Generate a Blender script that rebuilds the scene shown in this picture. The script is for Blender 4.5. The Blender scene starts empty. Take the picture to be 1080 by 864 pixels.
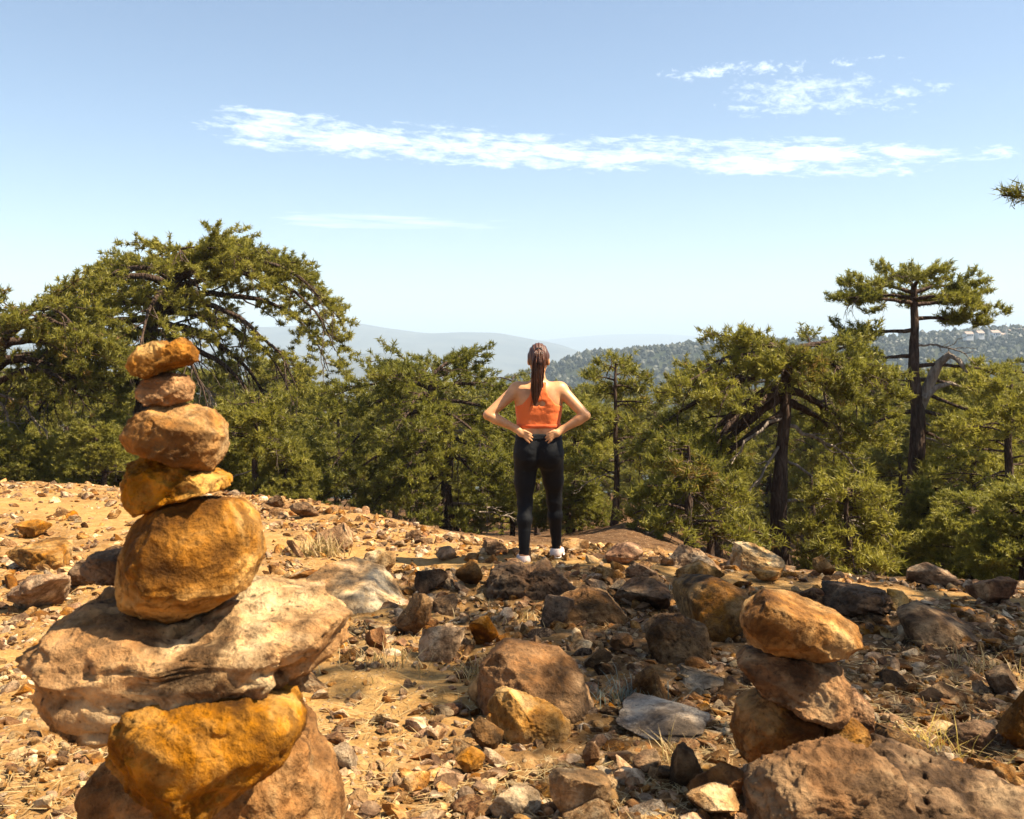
import bpy, bmesh, math, random
import numpy as np

random.seed(7)
RNG = np.random.default_rng(7)
R = math.radians
scene = bpy.context.scene
col = scene.collection
FOC, HZ, CX, CAMZ = 1050.0, 358.0, 540.0, 1.25       # photograph geometry (pixels of the 1080 wide frame)
SUN_EL, SUN_AZ = 55.0, 99.0                            # azimuth clockwise from +Y (straight ahead)

# ------------------------------------------------------------------ noise
def _hash(ix, iy, iz, seed):
    h = (ix.astype(np.uint32) * np.uint32(374761393) + iy.astype(np.uint32) * np.uint32(668265263)
         + iz.astype(np.uint32) * np.uint32(2147483647) + np.uint32(seed * 9781 + 12345))
    h = (h ^ (h >> np.uint32(13))) * np.uint32(1274126177)
    h = (h ^ (h >> np.uint32(16))) * np.uint32(2246822519)
    h = h ^ (h >> np.uint32(15))
    return h.astype(np.float64) / 4294967295.0

def vnoise(P, seed=0):
    P = np.asarray(P, dtype=np.float64)
    F = np.floor(P); T = P - F; T = T * T * (3 - 2 * T)
    I = F.astype(np.int64)
    out = 0
    for dx in (0, 1):
        wx = T[:, 0] if dx else 1 - T[:, 0]
        for dy in (0, 1):
            wy = T[:, 1] if dy else 1 - T[:, 1]
            for dz in (0, 1):
                wz = T[:, 2] if dz else 1 - T[:, 2]
                out = out + wx * wy * wz * _hash(I[:, 0] + dx, I[:, 1] + dy, I[:, 2] + dz, seed)
    return out * 2 - 1

def fbm(P, octaves=4, seed=0, gain=.5):
    a, s, tot = 1.0, 0, 0
    P = np.asarray(P, dtype=np.float64)
    for o in range(octaves):
        s = s + a * vnoise(P * (2.03 ** o) + o * 17.3, seed + o); tot += a; a *= gain
    return s / tot

# ------------------------------------------------------------------ mesh / object helpers
def mesh_np(name, V, faces_list, smooth=True):
    """faces_list: list of int arrays (n,k)"""
    me = bpy.data.meshes.new(name)
    V = np.ascontiguousarray(V, dtype=np.float32)
    me.vertices.add(len(V)); me.vertices.foreach_set('co', V.ravel())
    loops = np.concatenate([f.ravel() for f in faces_list]).astype(np.int32)
    sizes = np.concatenate([np.full(len(f), f.shape[1], np.int32) for f in faces_list])
    starts = np.concatenate([[0], np.cumsum(sizes)[:-1]]).astype(np.int32)
    me.loops.add(len(loops)); me.loops.foreach_set('vertex_index', loops)
    me.polygons.add(len(sizes)); me.polygons.foreach_set('loop_start', starts)
    me.polygons.foreach_set('use_smooth', np.full(len(sizes), smooth, dtype=bool))
    me.update(calc_edges=True)
    return me

def attr(me, name, data):
    a = me.attributes.new(name, 'FLOAT', 'POINT'); a.data.foreach_set('value', np.ascontiguousarray(data, dtype=np.float32))

def add_obj(name, me, mat=None, parent=None, loc=None, rot=None, scale=None):
    o = bpy.data.objects.new(name, me); col.objects.link(o)
    if mat is not None and me is not None and not me.materials: me.materials.append(mat)
    if parent is not None: o.parent = parent
    if loc is not None: o.location = loc
    if rot is not None: o.rotation_euler = rot
    if scale is not None: o.scale = scale
    return o

def tag(o, label=None, cat=None, group=None, kind=None):
    if label: o['label'] = label
    if cat: o['category'] = cat
    if group: o['group'] = group
    if kind: o['kind'] = kind
    return o

def copy_tree(o, parent=None):
    c = o.copy(); col.objects.link(c)
    if parent is not None: c.parent = parent
    for ch in list(o.children): copy_tree(ch, c)
    return c

class MB:
    def __init__(self): self.V, self.F, self.n, self.A, self.M = [], [], 0, [], []
    def add(self, V, F, a=0.5, mi=0):
        V = np.asarray(V, float); self.V.append(V); self.F.append(np.asarray(F) + self.n); self.n += len(V); self.M.append(mi)
        self.A.append(np.full(len(V), a) if np.isscalar(a) else a)
    def tube(self, P, rad, sides=6, a=.5, mi=0):
        P = np.asarray(P, float); n = len(P); rad = np.broadcast_to(np.asarray(rad, float), (n,))
        T = np.gradient(P, axis=0); T /= np.linalg.norm(T, axis=1)[:, None] + 1e-9
        ref = np.array([0, 0, 1.0]) if abs(T[0, 2]) < .9 else np.array([1.0, 0, 0])
        U = np.cross(T, ref); U /= np.linalg.norm(U, axis=1)[:, None] + 1e-9
        W = np.cross(T, U)
        th = np.linspace(0, 2 * math.pi, sides, endpoint=False)
        ring = (U[:, None, :] * np.cos(th)[None, :, None] + W[:, None, :] * np.sin(th)[None, :, None]) * rad[:, None, None] + P[:, None, :]
        i = np.arange(n - 1)[:, None] * sides; j = np.arange(sides)[None, :]; j2 = (j + 1) % sides
        F = np.stack([i + j, i + j2, i + sides + j2, i + sides + j], -1).reshape(-1, 4)
        self.add(ring.reshape(-1, 3), F, a, mi)
    def mesh(self, name, smooth=True, at=None):
        by = {}
        for f, mi in zip(self.F, self.M): by.setdefault(f.shape[1], []).append((f, np.full(len(f), mi, np.int32)))
        me = mesh_np(name, np.concatenate(self.V), [np.concatenate([q[0] for q in v]) for v in by.values()], smooth)
        mi = np.concatenate([q[1] for v in by.values() for q in v])
        if mi.any(): me.polygons.foreach_set('material_index', mi)
        if at: attr(me, at, np.concatenate(self.A))
        return me

# ------------------------------------------------------------------ materials
def new_mat(name):
    m = bpy.data.materials.new(name); m.use_nodes = True
    nt = m.node_tree; b = nt.nodes['Principled BSDF']
    return m, nt, b
def N(nt, typ, **kw):
    n = nt.nodes.new(typ)
    for k, v in kw.items():
        if k.startswith('i_'):
            key = k[2:]
            n.inputs[int(key) if key.isdigit() else key.replace('_', ' ')].default_value = v
        else: setattr(n, k, v)
    return n
def ramp(nt, fac, stops, interp='LINEAR'):
    n = nt.nodes.new('ShaderNodeValToRGB'); cr = n.color_ramp; cr.interpolation = interp
    while len(cr.elements) < len(stops): cr.elements.new(.5)
    for e, (p, c) in zip(cr.elements, stops):
        e.position = p; e.color = (*c, 1) if len(c) == 3 else c
    nt.links.new(fac, n.inputs[0]); return n.outputs[0]
def mixc(nt, fac, a, b, mode='MIX'):
    n = nt.nodes.new('ShaderNodeMix'); n.data_type = 'RGBA'; n.blend_type = mode
    for s, v in ((n.inputs[0], fac), (n.inputs[6], a), (n.inputs[7], b)):
        if isinstance(v, bpy.types.NodeSocket): nt.links.new(v, s)
        elif isinstance(v, (int, float)): s.default_value = v
        else: s.default_value = (*v, 1)
    return n.outputs[2]
def math_(nt, op, a, b=0.0, clamp=False):
    n = nt.nodes.new('ShaderNodeMath'); n.operation = op; n.use_clamp = clamp
    for s, v in ((n.inputs[0], a), (n.inputs[1], b)):
        if isinstance(v, bpy.types.NodeSocket): nt.links.new(v, s)
        else: s.default_value = v
    return n.outputs[0]
def noise(nt, vec, scale, detail=5, rough=.55, dist=0.0):
    n = N(nt, 'ShaderNodeTexNoise', i_Scale=scale, i_Detail=detail, i_Roughness=rough, i_Distortion=dist)
    if vec is not None: nt.links.new(vec, n.inputs['Vector'])
    return n.outputs['Fac']

def rock_mat(name, c_dark, c_mid, c_light, patch, patch_amt=.5, rnd=.35, use_attr=False, scale=1.0, stain=.6):
    m, nt, b = new_mat(name); L = nt.links.new
    tc = N(nt, 'ShaderNodeTexCoord'); oi = N(nt, 'ShaderNodeObjectInfo')
    off = N(nt, 'ShaderNodeVectorMath', operation='MULTIPLY_ADD')
    cmb = N(nt, 'ShaderNodeCombineXYZ'); 
    rv = oi.outputs['Random']
    if use_attr:
        at = N(nt, 'ShaderNodeAttribute', attribute_name='tint'); rv = at.outputs['Fac']
    L(rv, cmb.inputs[0]); L(rv, cmb.inputs[1]); L(rv, cmb.inputs[2])
    L(cmb.outputs[0], off.inputs[0]); off.inputs[1].default_value = (37, 23, 51)
    geo = N(nt, 'ShaderNodeNewGeometry')
    L(tc.outputs['Object'] if not use_attr else geo.outputs['Position'], off.inputs[2])
    v = off.outputs[0]
    n1 = noise(nt, v, 4.5 * scale, 7, .62, .6); n2 = noise(nt, v, 17 * scale, 6, .65); n3 = noise(nt, v, 1.7 * scale, 4, .6, 1.0)
    c = ramp(nt, n1, [(.32, tuple(x * .6 for x in c_dark)), (.42, c_dark), (.5, c_mid), (.60, c_light), (.75, tuple(x * 1.2 for x in c_light))])
    pm = ramp(nt, n3, [(.44, (0, 0, 0)), (.60, (1, 1, 1))])
    pm = math_(nt, 'MULTIPLY', pm, patch_amt)
    c = mixc(nt, pm, c, patch)
    fine = ramp(nt, n2, [(.30, (.26, .23, .20)), (.47, (.90, .90, .90)), (.66, (1.55, 1.46, 1.30))])
    c = mixc(nt, .85, c, fine, 'MULTIPLY')
    vn = ramp(nt, noise(nt, v, 8.5 * scale, 6, .72, .8), [(.545, (0, 0, 0)), (.60, (1, 1, 1))])
    c = mixc(nt, math_(nt, 'MULTIPLY', vn, .6), c, tuple(x * .75 for x in c_dark))
    # dark mineral stains and lichen specks
    sp = noise(nt, v, 42 * scale, 3, .6)
    spm = ramp(nt, sp, [(.60, (0, 0, 0)), (.70, (1, 1, 1))])
    c = mixc(nt, math_(nt, 'MULTIPLY', spm, stain), c, tuple(x * .35 for x in c_dark))
    hv = N(nt, 'ShaderNodeHueSaturation'); L(c, hv.inputs['Color'])
    L(math_(nt, 'ADD', math_(nt, 'MULTIPLY', rv, rnd * 1.6), 1 - rnd * .8), hv.inputs['Value'])
    L(math_(nt, 'ADD', math_(nt, 'MULTIPLY', math_(nt, 'FRACT', math_(nt, 'MULTIPLY', rv, 7.13)), .35), .85), hv.inputs['Saturation'])
    L(hv.outputs[0], b.inputs['Base Color'])
    b.inputs['Roughness'].default_value = .9; b.inputs['Specular IOR Level'].default_value = .15
    # bump: grain + pits + cracks
    vo = N(nt, 'ShaderNodeTexVoronoi', feature='DISTANCE_TO_EDGE', i_Scale=2.6 * scale)
    wv = N(nt, 'ShaderNodeVectorMath', operation='ADD'); nz = N(nt, 'ShaderNodeTexNoise', i_Scale=6.0 * scale, i_Detail=4.0)
    L(v, nz.inputs['Vector'])
    sc = N(nt, 'ShaderNodeVectorMath', operation='SCALE'); L(nz.outputs['Color'], sc.inputs[0]); sc.inputs['Scale'].default_value = .35 / scale
    L(v, wv.inputs[0]); L(sc.outputs[0], wv.inputs[1]); L(wv.outputs[0], vo.inputs['Vector'])
    crack = ramp(nt, vo.outputs['Distance'], [(0, (0, 0, 0)), (.025, (1, 1, 1))])
    h = math_(nt, 'ADD', math_(nt, 'MULTIPLY', n1, .9), math_(nt, 'MULTIPLY', n2, .55))
    h = math_(nt, 'ADD', h, math_(nt, 'MULTIPLY', noise(nt, v, 75 * scale, 5, .7), .22))
    h = math_(nt, 'ADD', h, math_(nt, 'MULTIPLY', crack, .02))
    bp = N(nt, 'ShaderNodeBump', i_Strength=1.0, i_Distance=.04 / scale); L(h, bp.inputs['Height']); L(bp.outputs[0], b.inputs['Normal'])
    return m

MR = {
 'rust':  rock_mat('rust_rock',  (.075, .032, .012), (.215, .100, .034), (.36, .205, .090), (.135, .052, .019), .65, .25),
 'ochre': rock_mat('ochre_rock',  (.10, .045, .014), (.26, .128, .042), (.43, .270, .120), (.25, .115, .036), .6, .1),
 'tan':   rock_mat('tan_rock',   (.15, .080, .034), (.31, .185, .085), (.43, .300, .165), (.30, .135, .042), .6, .3),
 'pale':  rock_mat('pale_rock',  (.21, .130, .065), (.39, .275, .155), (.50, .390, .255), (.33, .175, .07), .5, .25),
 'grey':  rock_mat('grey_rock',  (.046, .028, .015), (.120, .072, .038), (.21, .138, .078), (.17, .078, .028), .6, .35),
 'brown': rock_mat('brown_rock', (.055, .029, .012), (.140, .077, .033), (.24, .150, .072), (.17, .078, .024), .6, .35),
 'crag':  rock_mat('craggy_slab_rock', (.095, .055, .026), (.34, .220, .110), (.47, .345, .195), (.28, .135, .048), .7, .1, stain=.9),
 'ash':   rock_mat('ashen_rock', (.10, .070, .045), (.21, .155, .105), (.33, .27, .20), (.17, .105, .06), .5, .2),
}
M_rubble = rock_mat('rubble_stone', (.115, .055, .022), (.29, .175, .085), (.50, .375, .230), (.26, .115, .038), .5, .55, True)

def simple(name, colr, rough=.7, spec=.3):
    m, nt, b = new_mat(name); b.inputs['Base Color'].default_value = (*colr, 1)
    b.inputs['Roughness'].default_value = rough; b.inputs['Specular IOR Level'].default_value = spec
    return m

def needle_mat(name, c0, c1, c2, trans=.44):
    m, nt, b = new_mat(name); L = nt.links.new
    nt.nodes.remove(b); out = nt.nodes['Material Output']
    at = N(nt, 'ShaderNodeAttribute', attribute_name='tint'); oi = N(nt, 'ShaderNodeObjectInfo')
    f = math_(nt, 'ADD', math_(nt, 'MULTIPLY', at.outputs['Fac'], .72), math_(nt, 'MULTIPLY', oi.outputs['Random'], .28))
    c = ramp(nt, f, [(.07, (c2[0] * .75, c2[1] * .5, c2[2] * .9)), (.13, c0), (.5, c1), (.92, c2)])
    d = N(nt, 'ShaderNodeBsdfPrincipled', i_Roughness=.55); d.inputs['Specular IOR Level'].default_value = .35
    t = N(nt, 'ShaderNodeBsdfTranslucent')
    L(c, d.inputs['Base Color']); L(mixc(nt, .5, c, (.30, .29, .04)), t.inputs[0])
    mx = N(nt, 'ShaderNodeMixShader', i_0=trans); L(d.outputs[0], mx.inputs[1]); L(t.outputs[0], mx.inputs[2]); L(mx.outputs[0], out.inputs[0])
    return m
M_needle = needle_mat('pine_needles', (.075, .078, .012), (.215, .195, .028), (.360, .310, .048))
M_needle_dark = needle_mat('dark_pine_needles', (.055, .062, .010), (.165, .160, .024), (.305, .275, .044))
M_needle_wood = needle_mat('ridge_wood_needles', (.012, .017, .010), (.022, .028, .014), (.034, .040, .019), .1)
M_needle_far = needle_mat('forest_needles', (.068, .074, .012), (.195, .182, .028), (.330, .288, .048))

def bark_mat(name, c0, c1, c2, sc=1.0):
    m, nt, b = new_mat(name); L = nt.links.new
    tc = N(nt, 'ShaderNodeTexCoord'); mp = N(nt, 'ShaderNodeMapping'); mp.inputs['Scale'].default_value = (1, 1, .22)
    L(tc.outputs['Object'], mp.inputs[0]); v = mp.outputs[0]
    n1 = noise(nt, v, 16 * sc, 6, .65, .5); n2 = noise(nt, v, 3 * sc, 4, .5)
    c = ramp(nt, n1, [(.3, c0), (.52, c1), (.75, c2)]); c = mixc(nt, math_(nt, 'MULTIPLY', n2, .5), c, c0)
    L(c, b.inputs['Base Color']); b.inputs['Roughness'].default_value = .92; b.inputs['Specular IOR Level'].default_value = .1
    vo = N(nt, 'ShaderNodeTexVoronoi', feature='DISTANCE_TO_EDGE', i_Scale=11.0 * sc); L(v, vo.inputs['Vector'])
    h = math_(nt, 'ADD', n1, math_(nt, 'MULTIPLY', ramp(nt, vo.outputs['Distance'], [(0, (0, 0, 0)), (.2, (1, 1, 1))]), .6))
    bp = N(nt, 'ShaderNodeBump', i_Strength=.9, i_Distance=.04); L(h, bp.inputs['Height']); L(bp.outputs[0], b.inputs['Normal'])
    return m
M_bark = bark_mat('pine_bark', (.028, .018, .013), (.085, .055, .040), (.17, .12, .09))
M_dead = bark_mat('bleached_dead_wood', (.13, .095, .07), (.30, .245, .195), (.42, .36, .30))
M_twig = bark_mat('twig_bark', (.05, .035, .025), (.13, .095, .07), (.22, .17, .13))

# ------------------------------------------------------------------ terrain
CREST_PX  = np.array([-400, 0, 130, 250, 330, 400, 480, 560, 650, 700, 800, 900, 1080, 1500], float)
CREST_ROW = np.array([505, 508, 513, 519, 529, 546, 563, 575, 578, 584, 598, 605, 612, 612], float)
CREST_U = (CREST_PX - CX) / FOC
CREST_Y = CAMZ / ((CREST_ROW - HZ) / FOC - .06)
S2_U = (np.array([-400, 0, 250, 400, 520, 600, 660, 720, 800, 1080, 1500]) - CX) / FOC
S2_V = np.array([.19, .19, .19, .20, .20, .19, .165, .20, .255, .26, .26])

def HB(x, y):
    """height of the terrain without small relief"""
    x = np.asarray(x, float); y = np.asarray(y, float)
    u = np.clip(x / np.maximum(y, .5), -.9, .9)
    cr = np.interp(u, CREST_U, CREST_Y); s2 = np.interp(u, S2_U, S2_V)
    k = .35
    t = (np.minimum(y, 45) - cr) / k
    soft = k * np.where(t > 30, t, np.log1p(np.exp(np.minimum(t, 30))))
    z = -.06 * np.clip(y, -40, 45) - (s2 - .06) * soft
    z = z - .14 * (np.clip(y, 45, 120) - 45) - .30 * (np.clip(y, 120, 600) - 120)
    return z

BUMPS = []   # (x, y, radius, height) low mounds
def H(x, y):
    x = np.atleast_1d(np.asarray(x, float)); y = np.atleast_1d(np.asarray(y, float))
    z = HB(x, y)
    P = np.stack([x, y, np.zeros_like(x)], -1)
    d = np.hypot(x, y); near = np.clip((d - .8) / 1.5, 0, 1)
    z = z + near * (.055 * fbm(P * .9, 3, 3) + .03 * fbm(P * 3.1, 2, 9)) + np.clip(d - 20, 0, 200) * .006 * fbm(P * .07, 3, 21)
    for bx, by, br, bh in BUMPS:
        z = z + bh * np.exp(-((x - bx) ** 2 + (y - by) ** 2) / br ** 2)
    return z
def H1(x, y): return float(H([x], [y])[0])

BUMPS += [(.30, 6.75, .75, .07), (2.6, 4.6, .9, .05), (1.9, 3.0, .8, .05)]

def ground_at(px, py):
    """ground point seen along a direction of the photograph"""
    u = (px - CX) / FOC; w = (py - HZ) / FOC
    ys = np.linspace(1.2, 60, 4000)
    zz = H(u * ys, ys); ray = CAMZ - w * ys
    i = np.argmax(ray <= zz)
    y = ys[i] if ray[i] <= zz[i] else 60.0
    return u * y, y, H1(u * y, y)
def at(px, py, y):
    return np.array([(px - CX) / FOC * y, y, CAMZ - (py - HZ) / FOC * y])

def path_mask(x, y):
    """trodden ochre soil"""
    P = np.stack([x, y, np.zeros_like(x)], -1)
    wob = .35 * fbm(P * .8, 3, 41)
    yc = np.interp(x, [-9, -6, -4, -2.2, -1.0, -.3, .6, 1.2, 2.0, 3.2, 6], [12.8, 12.0, 10.3, 8.6, 7.9, 7.35, 7.35, 7.2, 6.7, 6.1, 5.2])
    w = np.interp(x, [-9, -4, -1, 1, 3], [1.0, .9, .42, .35, .35])
    m = np.clip(1.4 - np.abs(y - yc + wob) / w, 0, 1)
    m2 = np.clip(1.3 - np.hypot((x + .45 + wob * .5) / .42, (y - 4.35) / .75), 0, 1)
    return np.maximum(m, m2)

def ground_sheet():
    a1 = np.radians(np.arange(-36, 36.01, .14)); a2 = np.radians(np.arange(40, 320.1, 5.0))
    ang = np.concatenate([a1, a2]); na = len(ang)
    r = [.25, .6, 1.0, 1.4]
    while r[-1] < 60: r.append(r[-1] * 1.0062)
    while r[-1] < 700: r.append(r[-1] * 1.06)
    while r[-1] < 16000: r.append(r[-1] * 1.25)
    r = np.array(r); nr = len(r)
    A, RR = np.meshgrid(ang, r)
    x = (np.sin(A) * RR).ravel(); y = (np.cos(A) * RR).ravel()
    z = H(x, y)
    P = np.stack([x, y, np.zeros_like(x)], -1)
    near = np.clip(1.2 - RR.ravel() / 30, 0, 1)
    pm = path_mask(x, y)
    z = z + near * (1 - .6 * pm) * (.030 * fbm(P * 7, 4, 5) + .016 * np.abs(fbm(P * 19, 3, 8)))
    V = np.stack([x, y, z], -1)
    i = np.arange(nr - 1)[:, None] * na; j = np.arange(na)[None, :]; j2 = (j + 1) % na
    F = np.stack([i + j, i + na + j, i + na + j2, i + j2], -1).reshape(-1, 4)
    # close the middle
    V = np.vstack([V, [[0, 0, H1(0, 0)]]]); c = len(V) - 1
    jj = np.arange(na); T = np.stack([np.full(na, c), jj, (jj + 1) % na], -1)
    me = mesh_np('ground', V, [F[:, ::-1], T[:, ::-1]])
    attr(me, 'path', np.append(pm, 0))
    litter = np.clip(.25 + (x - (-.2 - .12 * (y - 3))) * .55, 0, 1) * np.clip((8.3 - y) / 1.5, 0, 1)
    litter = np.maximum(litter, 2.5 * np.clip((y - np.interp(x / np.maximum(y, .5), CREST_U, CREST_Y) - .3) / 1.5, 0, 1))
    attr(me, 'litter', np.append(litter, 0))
    return me

def ground_mat():
    m, nt, b = new_mat('ochre_stony_soil'); L = nt.links.new
    geo = N(nt, 'ShaderNodeNewGeometry'); v = geo.outputs['Position']
    p = N(nt, 'ShaderNodeAttribute', attribute_name='path').outputs['Fac']; li = N(nt, 'ShaderNodeAttribute', attribute_name='litter').outputs['Fac']
    n1 = noise(nt, v, 1.6, 6, .6, .5); n2 = noise(nt, v, 9, 6, .65); n3 = noise(nt, v, 45, 5, .7)
    soil = ramp(nt, n2, [(.28, (.14, .066, .020)), (.5, (.265, .145, .052)), (.70, (.37, .240, .115))])
    och = ramp(nt, n2, [(.25, (.27, .145, .044)), (.5, (.36, .208, .070)), (.75, (.42, .270, .115))])
    c = mixc(nt, ramp(nt, n1, [(.4, (0, 0, 0)), (.62, (1, 1, 1))]), soil, och)
    c = mixc(nt, p, c, och)
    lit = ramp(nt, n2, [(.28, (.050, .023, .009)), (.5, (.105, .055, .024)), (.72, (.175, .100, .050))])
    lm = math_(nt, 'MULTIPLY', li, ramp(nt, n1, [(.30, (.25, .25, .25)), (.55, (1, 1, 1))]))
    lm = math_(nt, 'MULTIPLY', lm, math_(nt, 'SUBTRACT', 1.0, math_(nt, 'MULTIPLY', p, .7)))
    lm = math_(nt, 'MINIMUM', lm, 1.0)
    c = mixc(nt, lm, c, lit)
    # little pale stones in the soil
    vo = N(nt, 'ShaderNodeTexVoronoi', i_Scale=38.0); L(v, vo.inputs['Vector'])
    st = ramp(nt, vo.outputs['Distance'], [(.25, (1, 1, 1)), (.36, (0, 0, 0))])
    sel = N(nt, 'ShaderNodeSeparateColor'); L(vo.outputs['Color'], sel.inputs[0])
    sm = math_(nt, 'MULTIPLY', st, math_(nt, 'GREATER_THAN', sel.outputs[0], .62))
    c = mixc(nt, math_(nt, 'MULTIPLY', sm, .7), c, mixc(nt, sel.outputs[1], (.22, .125, .058), (.44, .325, .19)))
    c = mixc(nt, .8, c, ramp(nt, n3, [(.28, (.55, .52, .5)), (.55, (1, 1, 1)), (.75, (1.25, 1.22, 1.15))]), 'MULTIPLY')
    L(c, b.inputs['Base Color']); b.inputs['Roughness'].default_value = .95; b.inputs['Specular IOR Level'].default_value = .1
    h = math_(nt, 'ADD', math_(nt, 'MULTIPLY', n2, .8), math_(nt, 'MULTIPLY', n3, .35)); h = math_(nt, 'ADD', h, math_(nt, 'MULTIPLY', sm, .25))
    bp = N(nt, 'ShaderNodeBump', i_Strength=.9, i_Distance=.03); L(h, bp.inputs['Height']); L(bp.outputs[0], b.inputs['Normal'])
    return m
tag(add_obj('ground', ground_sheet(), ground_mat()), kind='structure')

# ------------------------------------------------------------------ rocks
ICO = {}
def ico(sub):
    if sub not in ICO:
        bm = bmesh.new(); bmesh.ops.create_icosphere(bm, subdivisions=sub, radius=1)
        V = np.array([v.co[:] for v in bm.verts]); F = np.array([[v.index for v in f.verts] for f in bm.faces]); bm.free()
        V /= np.linalg.norm(V, axis=1)[:, None]
        ICO[sub] = (V, F)
    return ICO[sub]

def cut(V, planes):
    V = V.copy()
    for n, d in planes:
        n = np.asarray(n, float); n = n / np.linalg.norm(n)
        s = V @ n - d; m = s > 0
        V[m] -= s[m, None] * n * .97
    return V
def rand_planes(rng, k, lo=.5, hi=.88):
    out = []
    for _ in range(k):
        n = rng.normal(size=3); out.append((n, rng.uniform(lo, hi)))
    return out
def chisel(V, rng, k, lo=.02, hi=.14):
    V = V.copy(); s = np.abs(V).max()
    for _ in range(k):
        n = rng.normal(size=3); n /= np.linalg.norm(n)
        p = V @ n; d = p.max() - s * rng.uniform(lo, hi); m = p > d
        V[m] -= (p[m] - d)[:, None] * n * .96
    return V
def roughen(V, rng, size, amt):
    s = int(rng.integers(1, 9999))
    D = V / (np.linalg.norm(V, axis=1)[:, None] + 1e-9)
    Q = V / size
    w = np.stack([fbm(Q * 2.2 + k * 9.1, 2, s + 40) for k in range(3)], -1)
    d = fbm(Q * 1.7, 2, s) * .9 + (np.abs(fbm(Q * 2.6 + w * .35, 3, s + 9)) - .22) * -1.1 + fbm(Q * 6.5 + w * .5, 3, s + 5) * .60
    d = d + (np.abs(fbm(Q * 7.5 + w * .6, 3, s + 31)) - .2) * -1.0 + fbm(Q * 15, 3, s + 21) * .42 + (np.abs(fbm(Q * 21 + w, 2, s + 33)) - .2) * -.42
    sn = rng.normal(size=3) * np.array([.35, .35, .2]) + np.array([0, 0, 1.0]); sn /= np.linalg.norm(sn)
    h = (Q @ sn) * rng.uniform(2.6, 4.2) + w[:, 0] * .55 + fbm(Q * 3.3, 2, s + 50) * .35
    fr = h - np.floor(h); led = np.where(fr < .9, fr / .9, (1 - fr) / .1) - .5
    amp = np.clip(fbm(Q * 1.2 + 5.5, 2, s + 60) * 2.2 + .35, 0, 1)
    d = d + led * amp * 1.15
    pit = np.clip(fbm(Q * 9 + w, 2, s + 70) - .28, 0, 1) * -2.2
    return V + D * ((d + pit) * amt * size)[:, None]

def rock_verts(seed, dims, sub=4, facets=10, rough=.06, lo=.5, hi=.88):
    rng = np.random.default_rng(seed)
    V, F = ico(sub)
    W = cut(V, rand_planes(rng, facets, .30, .66))
    W = W / np.abs(W).max(0)
    W = chisel(W, rng, 16, .02, .16)
    W = roughen(W, rng, 1.0, rough)
    W = W / np.abs(W).max(0)
    W = W * (np.asarray(dims) / 2)
    return W, F

def outline_rock(name, pts, y, thick, mat, seed, sub=6, cuts=(), rough=.055, box=.62, label=None, cat='rock', group=None, tilt=0.0, rcut=6, nch=24):
    """a stone whose front profile has the given outline; real depth `thick` (metres) around distance y"""
    rng = np.random.default_rng(seed)
    P = np.array([at(px, py, y) for px, py in pts])
    c = (P.max(0) + P.min(0)) / 2; Q = P - c
    dens = np.concatenate([np.linspace(Q[i], Q[(i + 1) % len(Q)], 30, endpoint=False) for i in range(len(Q))])
    th = np.arctan2(dens[:, 2], dens[:, 0]); rd = np.hypot(dens[:, 0], dens[:, 2])
    o = np.argsort(th); th, rd = th[o], rd[o]
    th = np.concatenate([th - 2 * math.pi, th, th + 2 * math.pi]); rd = np.concatenate([rd] * 3)
    V, F = ico(sub)
    pl = list(cuts)
    for _ in range(rcut):
        n = rng.normal(size=3) * np.array([1, 1, .8]); n[1] = -abs(n[1]) * 1.4 - .3
        nn = n / np.linalg.norm(n); pl.append((n, max(rng.uniform(.5, .84), .95 * math.hypot(nn[0], nn[2]))))
    V = cut(V, pl)
    rho = np.hypot(V[:, 0], V[:, 2]); a = np.arctan2(V[:, 2], V[:, 0])
    Rr = np.interp(a, th, rd) * np.clip(rho, 0, 1) ** box
    W = np.stack([Rr * np.cos(a), np.sign(V[:, 1]) * np.abs(V[:, 1]) ** .85 * thick / 2, Rr * np.sin(a)], -1)
    W[:, 1] += tilt * W[:, 2]
    W = chisel(W, rng, nch, .01, .09)
    W = roughen(W, rng, float(np.abs(Q).max()), rough)
    me = mesh_np(name, W, [F])
    ob = add_obj(name, me, MR[mat], loc=c)
    return tag(ob, label, cat, group)

# ---- tall cairn (left foreground)
YC = 2.3
G1 = 'stones of the tall cairn'
cairn = 'cairn_stone'
outline_rock(cairn, [(97, 862), (100, 820), (112, 800), (150, 780), (300, 742), (318, 760), (330, 800), (350, 835), (357, 870), (352, 925), (250, 945), (110, 940)], YC + .17, .60, 'ochre', 11,
             label='huge orange boulder at the very bottom of the tall stacked cairn', cat='stone', group=G1, rough=.06, cuts=[((.25, -.55, .8), .72), ((.1, -.98, -.1), .7)], box=.5)
outline_rock(cairn, [(113, 772), (140, 745), (230, 735), (300, 742), (316, 770), (310, 800), (290, 815), (232, 847), (190, 843), (140, 822), (118, 800)], YC - .16, .46, 'ochre', 12,
             label='squarish ochre block wedged under the wide craggy slab of the tall cairn', cat='stone', group=G1, rough=.05, cuts=[((-.4, -.9, .1), .55), ((.5, -.85, -.15), .58)], box=.45)
outline_rock(cairn, [(30, 683), (52, 662), (95, 640), (118, 622), (200, 630), (262, 612), (330, 625), (358, 632), (373, 650), (352, 668), (355, 690), (332, 702), (300, 745), (262, 765), (215, 787), (165, 765), (120, 768), (70, 765), (40, 745), (36, 722), (50, 708)], YC + .03, .60, 'crag', 13, sub=6,
             label='widest stone of the tall cairn, a jagged craggy overhanging slab', cat='stone', group=G1, rough=.078, box=.45, cuts=[((.04, -.42, .9), .34), ((-.1, -.97, -.15), .66), ((.5, -.82, -.2), .66), ((-.55, -.78, -.2), .68)], rcut=0, nch=26)
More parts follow.
